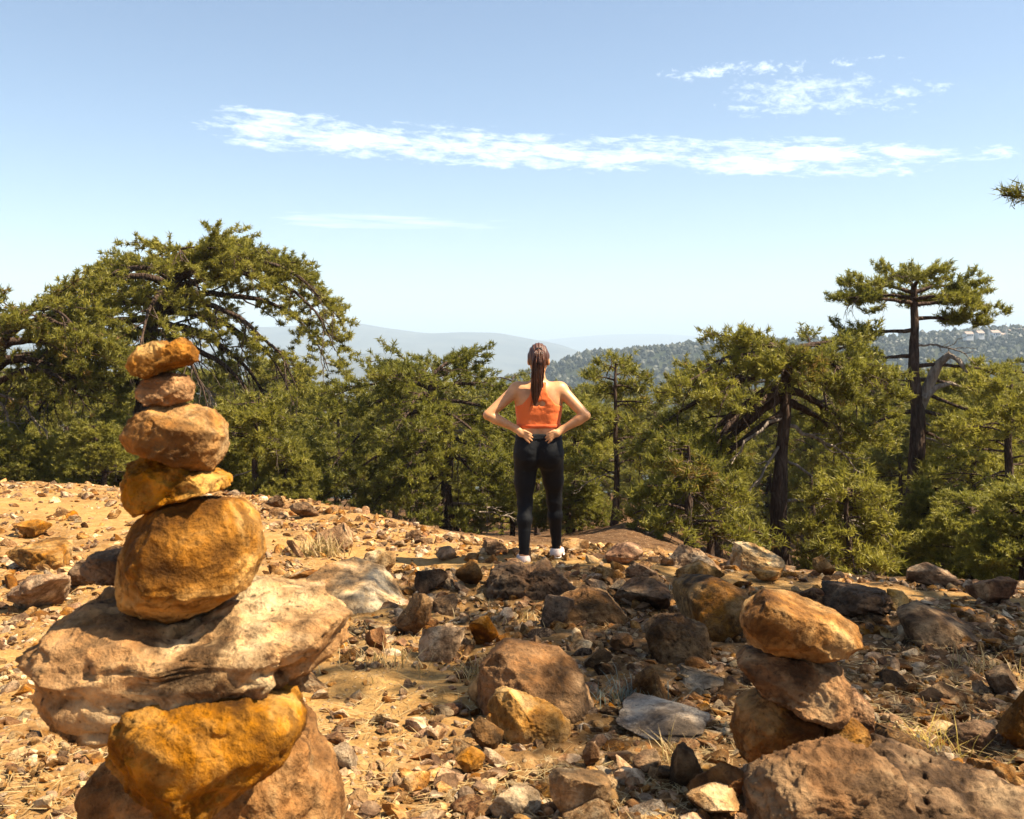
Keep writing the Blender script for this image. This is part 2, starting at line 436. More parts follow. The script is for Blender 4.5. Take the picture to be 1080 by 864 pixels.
outline_rock(cairn, [(88, 597), (100, 583), (128, 580), (150, 590), (150, 612), (125, 618), (104, 614)], YC + .12, .16, 'brown', 14,
             label='small dark stone poking out left behind the round cairn boulder', cat='stone', group=G1)
outline_rock(cairn, [(124, 620), (122, 585), (140, 552), (172, 532), (215, 522), (250, 526), (270, 548), (276, 585), (262, 618), (225, 640), (180, 655), (148, 650), (130, 640)], YC, .34, 'ochre', 15, sub=6,
             label='big rounded rusty boulder in the middle of the tall cairn', cat='stone', group=G1, rough=.03, cuts=[((-.35, -.75, -.55), .72), ((.5, -.8, .35), .8)])
outline_rock(cairn, [(127, 512), (134, 488), (155, 482), (190, 486), (222, 496), (246, 507), (238, 516), (210, 522), (180, 530), (150, 543), (132, 540)], YC + .01, .24, 'ochre', 16,
             label='wedge shaped cairn stone with a pointed right tip above the round boulder', cat='stone', group=G1, rough=.06)
outline_rock(cairn, [(130, 458), (140, 442), (160, 430), (190, 426), (222, 433), (237, 452), (236, 474), (226, 497), (205, 494), (170, 482), (138, 476)], YC, .25, 'tan', 17,
             label='pale pinkish brown cairn stone, third from the top', cat='stone', group=G1, rough=.045, cuts=[((.2, -.6, .75), .72)])
outline_rock(cairn, [(143, 412), (150, 400), (170, 394), (192, 394), (203, 408), (200, 422), (180, 430), (158, 428), (146, 422)], YC, .14, 'ochre', 18,
             label='small lumpy orange cairn stone just below the topmost one', cat='stone', group=G1, rough=.06)
outline_rock(cairn, [(135, 388), (140, 370), (156, 362), (170, 360), (178, 364), (190, 357), (203, 366), (208, 380), (195, 386), (180, 390), (160, 399), (140, 398)], YC, .15, 'ochre', 19,
             label='topmost stone of the tall cairn with a notched upper edge', cat='stone', group=G1, rough=.06)

# ---- short cairn (right foreground)
G2 = 'stones of the short cairn'
YD = 3.1
outline_rock(cairn, [(773, 775), (780, 745), (800, 733), (850, 740), (872, 760), (865, 790), (845, 806), (815, 815), (785, 803)], YD + .02, .32, 'rust', 21,
             label='dark rusty bottom stone of the short three stone cairn', cat='stone', group=G2)
outline_rock(cairn, [(777, 700), (790, 688), (840, 690), (885, 700), (895, 722), (890, 745), (878, 757), (835, 748), (800, 730)], YD, .34, 'ochre', 22,
             label='rounded middle stone of the short three stone cairn', cat='stone', group=G2)
outline_rock(cairn, [(783, 660), (788, 640), (810, 626), (850, 630), (885, 648), (910, 665), (916, 680), (895, 690), (880, 699), (830, 695), (792, 684)], YD - .02, .36, 'ochre', 23,
             label='flat topped angular top stone of the short cairn', cat='stone', group=G2, rough=.03, cuts=[((.1, -.35, .9), .5), ((-.5, -.85, -.1), .68)])
outline_rock('stone', [(870, 782), (878, 760), (895, 754), (915, 770), (918, 790), (900, 797), (880, 795)], YD - .05, .15, 'tan', 24,
             label='small tan stone leaning on the right foot of the short cairn', cat='stone')
outline_rock('stone', [(885, 750), (893, 735), (905, 730), (920, 745), (922, 770), (905, 778), (888, 770)], YD + .25, .2, 'rust', 25,
             label='reddish upright stone just behind the short cairn, to its right', cat='stone')

# ---- larger single rocks on the ground
def field_rock(px, pyb, w, h, mat, label, seed, depth=None, facets=11, rough=.05, rotz=None, cat='rock', sink=.22, name='rock', sub=5, group=None, pitch=0.0, roll=0.0, dy=0.0):
    x, y, z = ground_at(px, pyb)
    y += dy; x = (px - CX) / FOC * y; z = H1(x, y)
    k = y / FOC; W, Hh = w * k, h * k
    D = depth if depth else (W * .8)
    rng = np.random.default_rng(seed)
    V, F = rock_verts(seed, (W, D, Hh / (1 - sink) * 1.0), sub, facets, rough)
    me = mesh_np(name, V, [F])
    o = add_obj(name, me, MR[mat], loc=(x, y + D * .42, z + Hh * .5 - sink * Hh * .3), rot=(pitch, roll, rotz if rotz is not None else rng.uniform(-.35, .35)))
    return tag(o, label, cat, group)

FR = [
 # px, bottom, w, h, mat, label, extra
 (327, 627, 58, 28, 'rust', 'orange block with a dark face beside the tall cairn', dict()),
 (393, 606, 46, 28, 'pale', 'pale angular rock at the upper end of the cracked slab', dict()),
 (357, 582, 60, 26, 'tan', 'tan ledge rock behind the cracked slab', dict()),
 (448, 629, 44, 24, 'grey', 'grey flat topped rock at the left end of the dark outcrop', dict()),
 (474, 652, 40, 24, 'grey', 'small grey block in front of the left end of the dark outcrop', dict()),
 (437, 673, 46, 42, 'brown', 'brown rock with a hollow side left of the dark outcrop', dict()),
 (398, 689, 32, 24, 'rust', 'dark rusty stone right of the tall cairn slab tip', dict()),
 (466, 702, 54, 40, 'tan', 'split buff rock at the edge of the tree shade', dict(rough=.06)),
 (511, 687, 36, 34, 'rust', 'upright reddish stone at the top left of the big leaning slab', dict()),
 (497, 622, 36, 26, 'brown', 'brown rock with one lit edge left of the woman standing', dict()),
 (592, 662, 44, 34, 'grey', 'dark squarish rock in the middle of the outcrop', dict()),
 (520, 752, 56, 42, 'tan', 'rounded tan rock tucked behind the bright central rock', dict()),
 (514, 798, 34, 34, 'grey', 'dark purple grey stone left under the bright central rock', dict()),
 (690, 648, 74, 34, 'grey', 'layered flat rock left of a tuft of blue grey herb', dict(rough=.07, depth=.6)),
 (735, 650, 40, 30, 'brown', 'brown rock beside the blue grey herb', dict()),
 (770, 690, 90, 52, 'grey', 'broad sloping brown slab right of the round boulder', dict(depth=1.0, facets=6, rough=.03, name='boulder', roll=.15)),
 (742, 618, 56, 24, 'tan', 'low buff rock in front of the triangular boulder', dict()),
 (872, 611, 24, 22, 'tan', 'roundish stone on the crest below the spreading pine', dict()),
 (656, 596, 48, 18, 'rust', 'flat orange rock right of the shoes of the woman', dict(depth=.5)),
 (605, 582, 34, 16, 'tan', 'low tan rock just behind the legs of the woman', dict()),
 (815, 616, 44, 16, 'tan', 'low flat rock between the white boulder and the short cairn', dict()),
 (930, 662, 76, 36, 'grey', 'dark ledge rock right of the short cairn top', dict(rough=.07, depth=.7)),
 (948, 650, 40, 22, 'tan', 'tan lit rock at the upper end of the long bedrock slab', dict()),
 (1040, 800, 70, 36, 'grey', 'dark low rock in the shade near the right edge', dict()),
 (1088, 800, 60, 74, 'brown', 'tall brown boulder cut by the right edge of the picture', dict(name='boulder')),
 (1063, 738, 46, 26, 'grey', 'dark rounded rock above the boulder at the right edge', dict()),
 (724, 840, 50, 48, 'brown', 'rounded brown rock left of the foot of the short cairn', dict()),
 (762, 862, 72, 44, 'rust', 'dull red rock between the big boulder and the round brown rock', dict()),
 (618, 872, 80, 50, 'pale', 'cream coloured rough rock at the bottom centre', dict(rough=.07)),
 (548, 872, 66, 28, 'pale', 'low cream rock at the bottom edge left of the rough one', dict(rough=.07)),
 (760, 874, 66, 32, 'pale', 'yellowish lit rock at the bottom edge beneath the dull red rock', dict()),
 (690, 818, 42, 26, 'brown', 'flat brown stone left of the ashen bedrock patch front', dict()),
 (628, 814, 26, 26, 'rust', 'small upright rusty stone right of the bright central rock', dict()),
 (496, 819, 38, 30, 'tan', 'buff stone left below the bright central rock', dict()),
 (358, 816, 40, 30, 'pale', 'pale stone near the right foot of the tall cairn', dict()),
 (715, 785, 125, 13, 'ash', 'ashen grey flat bedrock patch left of the short cairn', dict(depth=.55, facets=5, rough=.06, sink=.5, name='boulder')),
 (745, 735, 66, 10, 'ash', 'thin grey slab behind the short cairn', dict(depth=.4, sink=.5)),
 (22, 604, 70, 26, 'tan', 'flat buff rock at the left edge behind the tall cairn', dict(depth=.6)),
 (20, 650, 76, 42, 'tan', 'wide orange buff rock at the left edge level with the cairn boulder', dict(depth=.5)),
 (78, 626, 54, 32, 'grey', 'dark rock left of the small dark cairn stone', dict()),
 (30, 568, 44, 18, 'tan', 'low rock on the left soil track', dict()),
 (110, 600, 40, 22, 'brown', 'brown rock behind the tall cairn on its left', dict()),
 (1000, 745, 46, 22, 'brown', 'low brown stone in the shade right of the reddish upright stone', dict()),
 (945, 728, 40, 20, 'grey', 'small dark slab behind the reddish upright stone', dict()),
 (1000, 622, 70, 18, 'tan', 'flat pale ledge on the crest near the right edge', dict(depth=.32, sink=.5)),
 (1058, 642, 60, 22, 'rust', 'orange ledge rock at the right end of the crest', dict(depth=.35, sink=.5)),
 (655, 690, 34, 24, 'grey', 'grey stone left of the bulky round boulder', dict()),
 (628, 710, 40, 20, 'grey', 'low grey stone behind the upper end of the leaning slab', dict()),
 (320, 548, 34, 18, 'brown', 'brown rock on the crest right of the tall cairn', dict()),
 (290, 540, 26, 16, 'brown', 'dark stone on the crest beside the wedge cairn stone', dict()),
 (470, 592, 30, 14, 'pale', 'white stone on the track left of the woman', dict()),
 (520, 586, 34, 16, 'tan', 'tan stone lying closest behind the left leg of the woman', dict()),
]
TAKEN = []
def profile_rock(base, pts, thick, mat, seed, label, name='boulder', **kw):
    y = ground_at(*base)[1] + thick * .42
    o = outline_rock(name, pts, y, thick, mat, seed, label=label, **kw)
    xs = [p[0] for p in pts]; TAKEN.append((o.location.x, y, (max(xs) - min(xs)) * y / FOC * .48)); return o
profile_rock((368, 655), [(298, 648), (306, 622), (338, 602), (365, 594), (402, 606), (433, 640), (428, 655), (390, 664), (340, 664)], .9, 'pale', 301, 'large pale cracked slab right behind the tall cairn', cuts=[((.05, -.6, .8), .30), ((.7, -.4, .5), .62)], rough=.03, rcut=3)
profile_rock((560, 634), [(512, 632), (519, 604), (540, 597), (556, 601), (575, 595), (592, 606), (609, 626), (604, 640), (560, 642), (525, 640)], .55, 'grey', 302, 'dark rugged outcrop boulder right in front of the shoes of the woman', rough=.10)
profile_rock((620, 662), [(574, 660), (578, 640), (600, 630), (620, 622), (642, 628), (661, 650), (658, 668), (620, 672), (588, 670)], .5, 'brown', 303, 'smooth faced brown boulder at the right end of the dark outcrop', cuts=[((.2, -.9, .3), .5)])
profile_rock((572, 768), [(503, 742), (506, 702), (524, 679), (548, 681), (592, 690), (612, 706), (624, 738), (635, 768), (600, 782), (540, 776), (512, 762)],   .5, 'grey', 304, 'big grey brown slab leaning in the centre of the foreground', cuts=[((.15, -.75, .6), .42)], rough=.03)
profile_rock((560, 792), [(512, 752), (517, 732), (536, 726), (560, 737), (592, 752), (606, 770), (602, 788), (560, 800), (535, 796), (518, 780)], .26, 'tan', 305, 'bright buff rock in front of the big leaning slab', cuts=[((-.75, -.7, 0), .45), ((.35, -.6, .75), .5)])
profile_rock((689, 750), [(664, 742), (671, 716), (688, 703), (698, 718), (711, 744), (706, 756), (678, 755)], .22, 'brown', 306, 'pointed brown rock standing right of the leaning slab', cuts=[((-.6, -.8, .1), .42), ((.8, -.5, .2), .5)])
profile_rock((713, 703), [(681, 664), (690, 652), (720, 651), (744, 662), (747, 692), (738, 708), (712, 710), (688, 698)], .42, 'brown', 307, 'bulky round brown boulder in the shade right of centre', rough=.08)
profile_rock((800, 606), [(771, 592), (779, 574), (801, 575), (823, 588), (827, 606), (800, 612), (774, 604)], .5, 'pale', 308, 'white grey boulder on the crest in front of the spreading pine', cuts=[((.1, -.6, .8), .4)])
profile_rock((727, 605), [(698, 604), (707, 588), (721, 576), (740, 582), (758, 598), (754, 611), (720, 612)], .45, 'tan', 309, 'triangular tan boulder on the crest right of the woman', cuts=[((-.4, -.8, .4), .42)])
profile_rock((1010, 690), [(950, 650), (970, 638), (1012, 652), (1052, 673), (1095, 694), (1095, 718), (1040, 708), (1000, 698), (962, 680)], .6, 'brown', 310, 'long smooth bedrock slab sloping to the right edge', cuts=[((-.05, -.6, .8), .36)], rough=.025, rcut=2)
outline_rock('boulder', [(794, 838), (802, 814), (832, 797), (880, 792), (922, 800), (960, 824), (968, 870), (930, 915), (840, 925), (800, 895)], 2.62, .42, 'brown', 311, label='big brown ridged boulder at the bottom beneath the short cairn', cuts=[((.05, -.55, .82), .62), ((.3, -.9, .2), .6)], rough=.085)
outline_rock('boulder', [(880, 832), (910, 812), (945, 799), (992, 806), (1040, 820), (1095, 848), (1125, 915), (1000, 935), (900, 925)], 2.86, .6, 'brown', 312, label='huge flat brown slab filling the lower right corner', cuts=[((.1, -.5, .86), .5)], rough=.075)
TAKEN += [(.85, 2.62, .25), (1.3, 2.86, .34)]
for i, (px, pb, w, h, mt, lab, ex) in enumerate(FR):
    o = field_rock(px, pb, w, h, mt, lab, 100 + i, **ex)
    TAKEN.append((o.location.x, o.location.y, w * o.location.y / FOC * .45))
for cx_, cy_, cr_ in ((-.73, 2.3, .42), (.93, 3.1, .25)): TAKEN.append((cx_, cy_, cr_))

# ---- medium stones: each one an object; shared meshes
VARS = []
for k in range(14):
    rg = np.random.default_rng(500 + k)
    V, F = rock_verts(500 + k, (1, rg.uniform(.65, .95), rg.uniform(.42, .75)), 4 if k < 8 else 3, int(rg.integers(8, 14)), .06)
    VARS.append((V, F))
def in_taken(x, y):
    return any((x - a) ** 2 + (y - b) ** 2 < r * r for a, b, r in TAKEN)
def zone(px, y):
    if px < 300:
        return ('among the rubble left of the tall cairn' if px < 120 else 'on the rubble behind the tall cairn') if y > 3.0 else 'at the foot of the tall cairn'
    if px < 500: return 'on ochre soil right of the tall cairn' if y < 7.3 else 'on the crest behind the cracked slab'
    if px < 700: return 'around the big leaning slab' if y < 6.8 else 'on the lit crest around the woman'
    return 'in shade around the short cairn' if y < 5.6 else 'on the crest under the right hand pines'
MESHV = {}
nmed = 0; tries = 0
rg = np.random.default_rng(77)
while nmed < 238 and tries < 9000:
    tries += 1
    u = rg.uniform(-.53, .53); crest = float(np.interp(u, CREST_U, CREST_Y))
    y = math.exp(rg.uniform(math.log(2.7), math.log(crest * 1.0)))
    if nmed > 165: y = crest * rg.uniform(.74, 1.02)
    x = u * y
    pmv = float(path_mask(np.array([x]), np.array([y]))[0])
    if rg.random() < pmv * .9 or in_taken(x, y): continue
    s = float(np.clip(rg.lognormal(math.log(.092), .45), .05, .26)) * (1 + .035 * y)
    px = CX + u * FOC
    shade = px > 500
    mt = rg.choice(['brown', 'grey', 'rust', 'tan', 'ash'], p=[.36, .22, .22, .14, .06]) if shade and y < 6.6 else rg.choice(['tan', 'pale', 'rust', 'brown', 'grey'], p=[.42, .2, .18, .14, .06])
    v = int(rg.integers(0, len(VARS)))
    key = (v, mt)
    if key not in MESHV: MESHV[key] = mesh_np('stone', VARS[v][0], [VARS[v][1]])
    szw = 'small' if s < .10 else 'fist sized' if s < .14 else 'larger'
    cw = {'tan': 'buff', 'pale': 'pale cream', 'rust': 'rusty orange', 'brown': 'brown', 'grey': 'dark grey', 'ash': 'ash grey'}[mt]
    zn = zone(px, y)
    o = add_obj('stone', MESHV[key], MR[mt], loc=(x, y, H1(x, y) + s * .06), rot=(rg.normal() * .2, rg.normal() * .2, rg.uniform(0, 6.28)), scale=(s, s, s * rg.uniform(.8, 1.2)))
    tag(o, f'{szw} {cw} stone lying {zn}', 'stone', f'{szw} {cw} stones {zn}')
    TAKEN.append((x, y, s * .4)); nmed += 1

# ---- rubble: thousands of small stones nobody could count
def rubble():
    V1, F1 = ico(1); V2, F2 = ico(2)
    vs = []
    for k in range(16):
        r2 = np.random.default_rng(900 + k)
        for (Vb, Fb) in ((V1, F1), (V2, F2)):
            W = cut(Vb, rand_planes(r2, 8, .25, .62)); W = W / np.abs(W).max(0); W = roughen(W, r2, 1.0, .08)
            vs.append((W * np.array([1, r2.uniform(.6, .95), r2.uniform(.4, .75)]) * .5, Fb))
    r2 = np.random.default_rng(42)
    n = 36000
    u = r2.uniform(-.56, .56, n); cr = np.interp(u, CREST_U, CREST_Y)
    y = np.exp(r2.uniform(math.log(2.0), np.log(cr * 1.03))); x = u * y
    pm = path_mask(x, y)
    dens = .75 + .6 * fbm(np.stack([x, y, 0 * x], -1) * 1.1, 3, 61)
    keep = r2.random(n) < np.clip(dens, .12, 1) * (1 - .86 * pm)
    x, y = x[keep], y[keep]; n = len(x)
    s = np.clip(r2.lognormal(math.log(.034), .60, n), .011, .14) * (.6 + .085 * y)
    z = H(x, y)
    V, F, T, off = [], [], [], 0
    for i in range(n):
        k = int(r2.integers(0, 16)) * 2 + (1 if s[i] / y[i] > .008 else 0)
        W, Fb = vs[k]
        a = r2.uniform(0, 6.28); c_, s_ = math.cos(a), math.sin(a); t1 = r2.normal() * .3
        X = W * s[i]; X = np.stack([X[:, 0] * c_ - X[:, 1] * s_, X[:, 0] * s_ + X[:, 1] * c_, X[:, 2] + X[:, 0] * t1], -1)
        V.append(X + np.array([x[i], y[i], z[i] + s[i] * .06 + .003])); F.append(Fb + off); off += len(W); T.append(np.full(len(W), r2.random()))
    me = mesh_np('rubble', np.concatenate(V), [np.concatenate(F)], smooth=False)
    attr(me, 'tint', np.concatenate(T)); return me
o = add_obj('rubble', rubble(), M_rubble)
tag(o, 'loose broken rubble and gravel strewn over the ochre soil', 'rubble', kind='stuff')

# ------------------------------------------------------------------ dry grass, litter, small plants
def blades(centres, per, length, spread, rng, w=.0025, lie=0.0, bend=.4):
    V, F, T = [], [], []; n0 = 0
    for c in centres:
        t = rng.random()
        for _ in range(per):
            a = rng.uniform(0, 6.28); l = length * rng.uniform(.5, 1.2)
            e = rng.uniform(.5, 1.4) if lie < .5 else rng.uniform(-.05, .15)
            b = np.array(c) + np.array([rng.normal() * spread, rng.normal() * spread, 0])
            d = np.array([math.cos(a) * math.cos(e), math.sin(a) * math.cos(e), math.sin(e)])
            side = np.cross(d, [0, 0, 1]); side = side / (np.linalg.norm(side) + 1e-6) * w
            if lie >= .5: side = side + np.array([0, 0, w * .4])
            mid = b + d * l * .55; tip = mid + (d + np.array([math.cos(a), math.sin(a), -.3]) * bend) * l * .45
            V += [b - side, b + side, mid - side * .8, mid + side * .8, tip]
            F.append([n0, n0 + 1, n0 + 3]); F.append([n0, n0 + 3, n0 + 2]); F.append([n0 + 2, n0 + 3, n0 + 4]); n0 += 5
            T += [t] * 5
    return np.array(V), np.array(F), np.array(T)
def blade_mat(name, c0, c1, tr=.3): return needle_mat(name, c0, tuple((a + b) / 2 for a, b in zip(c0, c1)), c1, tr)
M_straw = blade_mat('dry_straw', (.26, .16, .06), (.60, .45, .22)); M_herb = blade_mat('blue_grey_herb', (.10, .12, .10), (.26, .29, .25)); M_yel = blade_mat('yellow_stems', (.40, .27, .05), (.66, .48, .12))
rg = np.random.default_rng(5)
cs = []
while len(cs) < 2300:
    u = rg.uniform(-.53, .53); cr = float(np.interp(u, CREST_U, CREST_Y)); y = math.exp(rg.uniform(math.log(2.4), math.log(cr))); x = u * y
    if fbm(np.array([[x, y, 3.]]) * 1.3, 2, 71)[0] > -.02: cs.append((x, y, H1(x, y) + .012))
V, F, T = blades(cs, 4, .10, .05, rg, .0014, lie=1.0, bend=.08)
me = mesh_np('pine_litter', V, [F], False); attr(me, 'tint', T)
tag(add_obj('pine_litter', me, M_straw), 'fallen dry pine needles and straw scattered on the soil', 'litter', kind='stuff')
def plant(name, px, py, per, length, spread, mat, label, cat, stems=1):
    x, y, z = ground_at(px, py)
    V, F, T = blades([(0, 0, 0)] * stems, per, length, spread, np.random.default_rng(int(px)), .0022 * y / 4, 0.0, .35)
    me = mesh_np(name, V, [F], False); attr(me, 'tint', np.random.default_rng(3).random(len(V)).repeat(1))
    return tag(add_obj(name, me, mat, loc=(x, y, z - .01)), label, cat)
plant('grass_tuft', 338, 586, 260, .20, .09, M_straw, 'dry straw tuft on the rubble behind the tall cairn', 'grass tuft')
plant('grass_tuft', 560, 655, 120, .09, .12, M_straw, 'low dry grass tuft on the dark outcrop below the woman', 'grass tuft')
plant('grass_tuft', 505, 712, 90, .10, .06, M_straw, 'dry grass tuft left of the big leaning slab', 'grass tuft')
plant('grass_tuft', 402, 700, 110, .10, .09, M_straw, 'straw tuft on the ochre soil right of the tall cairn', 'grass tuft')
plant('grass_tuft', 1052, 715, 140, .12, .12, M_straw, 'dry grass tuft at the right edge beside the bedrock slab', 'grass tuft')
plant('herb_cushion', 727, 632, 260, .10, .06, M_herb, 'blue grey herb cushion growing between shaded rocks', 'plant')
plant('herb_cushion', 662, 738, 240, .09, .08, M_herb, 'grey low herb between the leaning slab and the pointed rock', 'plant')
plant('herb_cushion', 950, 792, 200, .07, .06, M_herb, 'small grey herb under the yellow stems by the short cairn', 'plant')
plant('yellow_plant', 985, 795, 70, .16, .06, M_yel, 'little yellow stemmed plant right of the short cairn', 'plant')
plant('yellow_plant', 708, 802, 40, .13, .03, M_straw, 'thin reddish dry weed on the ashen bedrock', 'plant')
plant('shrub_sprout', 705, 560, 300, .5, .2, M_needle, 'bright green bush on the slope behind the triangular boulder', 'shrub')

# ------------------------------------------------------------------ trees
def tufts_mesh(pos, dirs, rng, K=16, ln=.13, w=.011, spread=1.0, jit=.05, tint=None, name='crown'):
    n = len(pos)
    D = dirs[:, None, :] + rng.normal(size=(n, K, 3)) * spread
    D /= np.linalg.norm(D, axis=2)[:, :, None] + 1e-9
    L_ = ln * rng.uniform(.6, 1.15, (n, K, 1))
    B = pos[:, None, :] - dirs[:, None, :] * (rng.random((n, K, 1)) * jit * 2) + rng.normal(size=(n, K, 3)) * jit * .35
    S = np.cross(D, rng.normal(size=(n, K, 3))); S /= np.linalg.norm(S, axis=2)[:, :, None] + 1e-9
    S = S * w
    T = np.stack([B - S, B + S, B + D * L_], 2).reshape(-1, 3)
    F = np.arange(len(T)).reshape(-1, 3)
    me = mesh_np(name, T, [F], False)
    if tint is None: tint = rng.random(n)
    tt = np.repeat(np.clip(tint[:, None] + rng.normal(size=(n, K)) * .12, 0, 1).ravel(), 3)
    attr(me, 'tint', tt)
    return me

def curve_pts(rng, p0, az, e0, e1, length, n=12, wig=.12, power=1.0):
    P = [np.array(p0, float)]; a = az; st = length / n
    for i in range(n):
        t = (i + .5) / n; e = e0 + (e1 - e0) * t ** power + rng.normal() * wig
        a += rng.normal() * wig
        P.append(P[-1] + st * np.array([math.cos(a) * math.cos(e), math.sin(a) * math.cos(e), math.sin(e)]))
    return np.array(P)
def interp_poly(P, t):
    n = len(P) - 1; i = min(int(t * n), n - 1); f = t * n - i
    d = P[i + 1] - P[i]
    return P[i] * (1 - f) + P[i + 1] * f, d / (np.linalg.norm(d) + 1e-9)

def foliate(rng, P, r0, mb, pos, dirs, nsub=9, lsub=1.2, t0=.25, ntw=6, ltw=.30, up=.55, droop=-.35, dead=0.0, per=2, flat=.25):
    """side branches + twigs + needle tufts along a limb"""
    L_ = np.linalg.norm(np.diff(P, axis=0), axis=1).sum()
    for i in range(nsub):
        t = t0 + (1 - t0) * (i + rng.random()) / nsub
        q, d = interp_poly(P, min(t, .995))
        az = math.atan2(d[1], d[0]) + (1 if i % 2 else -1) * rng.uniform(.45, 1.25)
        el = math.asin(np.clip(d[2], -1, 1)) * .6 + rng.normal() * flat
        ls = lsub * rng.uniform(.6, 1.2) * (1.15 - .55 * t)
        isdead = rng.random() < dead
        if isdead: el -= rng.uniform(.2, .7)
        S = curve_pts(rng, q, az, el, el + droop * rng.uniform(.4, 1.3) * (1.6 if isdead else 1), ls * (1.1 if isdead else 1), 6, .14)
        rr = max(r0 * .32 * (1 - .6 * t), .008)
        mb.tube(S, np.linspace(rr, .004, len(S)), 4, mi=1 if isdead else 0)
        for k in range(ntw):
            tt = .22 + .78 * (k + rng.random()) / ntw
            q2, d2 = interp_poly(S, min(tt, .995))
            a2 = math.atan2(d2[1], d2[0]) + (1 if k % 2 else -1) * rng.uniform(.3, 1.1)
            e2 = math.asin(np.clip(d2[2], -1, 1)) * .5 + rng.normal() * .35 + (.25 if not isdead else -.4)
            lt = ltw * rng.uniform(.5, 1.2)
            dd = np.array([math.cos(a2) * math.cos(e2), math.sin(a2) * math.cos(e2), math.sin(e2)])
            tip = q2 + dd * lt
            mb.tube(np.array([q2, q2 + dd * lt * .5 + rng.normal(size=3) * .02, tip]), [.007, .005, .003], 3, mi=1 if isdead else 0)
            if isdead: continue
            for m_ in range(per):
                f = 1 - .5 * m_ / max(per - 1, 1) * rng.uniform(.6, 1.2)
                pos.append(q2 + (tip - q2) * f); v = dd * .7 + np.array([0, 0, up]); dirs.append(v / np.linalg.norm(v))

def pine(name, base, trunk_pts, trunk_r, limbs, label, seed, group=None, needle=None, K=16, ln=.14, w=.012, fol=None, dead_limbs=(), cat='tree', top=None):
    """trunk_pts relative to base; limbs: (height fraction, azimuth deg, e0 deg, e1 deg, length, radius)"""
    rng = np.random.default_rng(seed)
    fol = dict(fol or {})
    root = tag(add_obj(name, None, loc=base), label, cat, group)
    T = np.array(trunk_pts, float)
    tt = np.linspace(0, 1, len(T)); ts = np.linspace(0, 1, 40)
    TP = np.stack([np.interp(ts, tt, T[:, k]) for k in range(3)], -1)
    for _ in range(4): TP[1:-1] = (TP[:-2] + TP[1:-1] * 2 + TP[2:]) / 4
    TP[:, :2] += (np.stack([vnoise(np.stack([ts * 6, ts * 0 + seed, ts * 0 + k], -1), 3) for k in (0, 5)], -1)) * trunk_r * .35
    rad = trunk_r * (1 - .72 * ts) * (1 + .45 * np.exp(-ts * 14))
    mb = MB(); mb.tube(TP, rad, 14)
    Vt = mb.V[0]; Vt += (fbm(Vt * np.array([9, 9, 2.2]), 3, seed) * trunk_r * .22)[:, None] * np.array([1, 1, 0])
    add_obj('trunk', mb.mesh('trunk'), M_bark, root)
    pos, dirs = [], []
    for lb in limbs:
        hf, az, e0, e1, ln_, r_ = lb[:6]; fl = dict(fol)
        if len(lb) > 6: fl['dead'] = lb[6]
        p0, _ = interp_poly(TP, min(hf, .995))
        P = curve_pts(rng, p0, R(az), R(e0), R(e1), ln_, 14, .09)
        lm = MB(); lm.tube(P, np.linspace(r_, .010, len(P)) * np.linspace(1, .9, len(P)), 7)
        foliate(rng, P, r_, lm, pos, dirs, **fl)
        lo = add_obj('limb', lm.mesh('limb'), M_bark, root); lo.data.materials.append(M_twig)
    for (hf, az, e0, e1, ln_, r_) in dead_limbs:
        p0, _ = interp_poly(TP, min(hf, .995))
        P = curve_pts(rng, p0, R(az), R(e0), R(e1), ln_, 12, .2)
        lm = MB(); lm.tube(P, np.linspace(r_, .006, len(P)), 6)
        for i in range(7):
            q, d = interp_poly(P, rng.uniform(.2, .95)); S = curve_pts(rng, q, math.atan2(d[1], d[0]) + rng.choice([-1, 1]) * rng.uniform(.3, 1.1), math.asin(np.clip(d[2], -1, 1)) + rng.normal() * .3, rng.normal() * .6, ln_ * rng.uniform(.15, .4), 5, .25)
            lm.tube(S, np.linspace(r_ * .35, .004, len(S)), 4)
        o = add_obj('dead_branch', lm.mesh('dead_branch'), M_dead, root)
    pos = np.array(pos); dirs = np.array(dirs)
    tint = np.clip(.5 + .55 * fbm(pos * 1.3, 2, seed + 1) + rng.normal(size=len(pos)) * .14, 0, 1)
    add_obj('crown', tufts_mesh(pos, dirs, rng, K, ln, w, tint=tint), needle or M_needle, root)
    return root

def base_at(px, y):
    x = (px - CX) / FOC * y; return (x, y, H1(x, y) - .1)
def rel(base, pts):   # (px,row) points at the tree's own distance, relative to its base
    return [tuple(at(px, py, base[1]) - np.array(base)) for px, py in pts]

GT = None
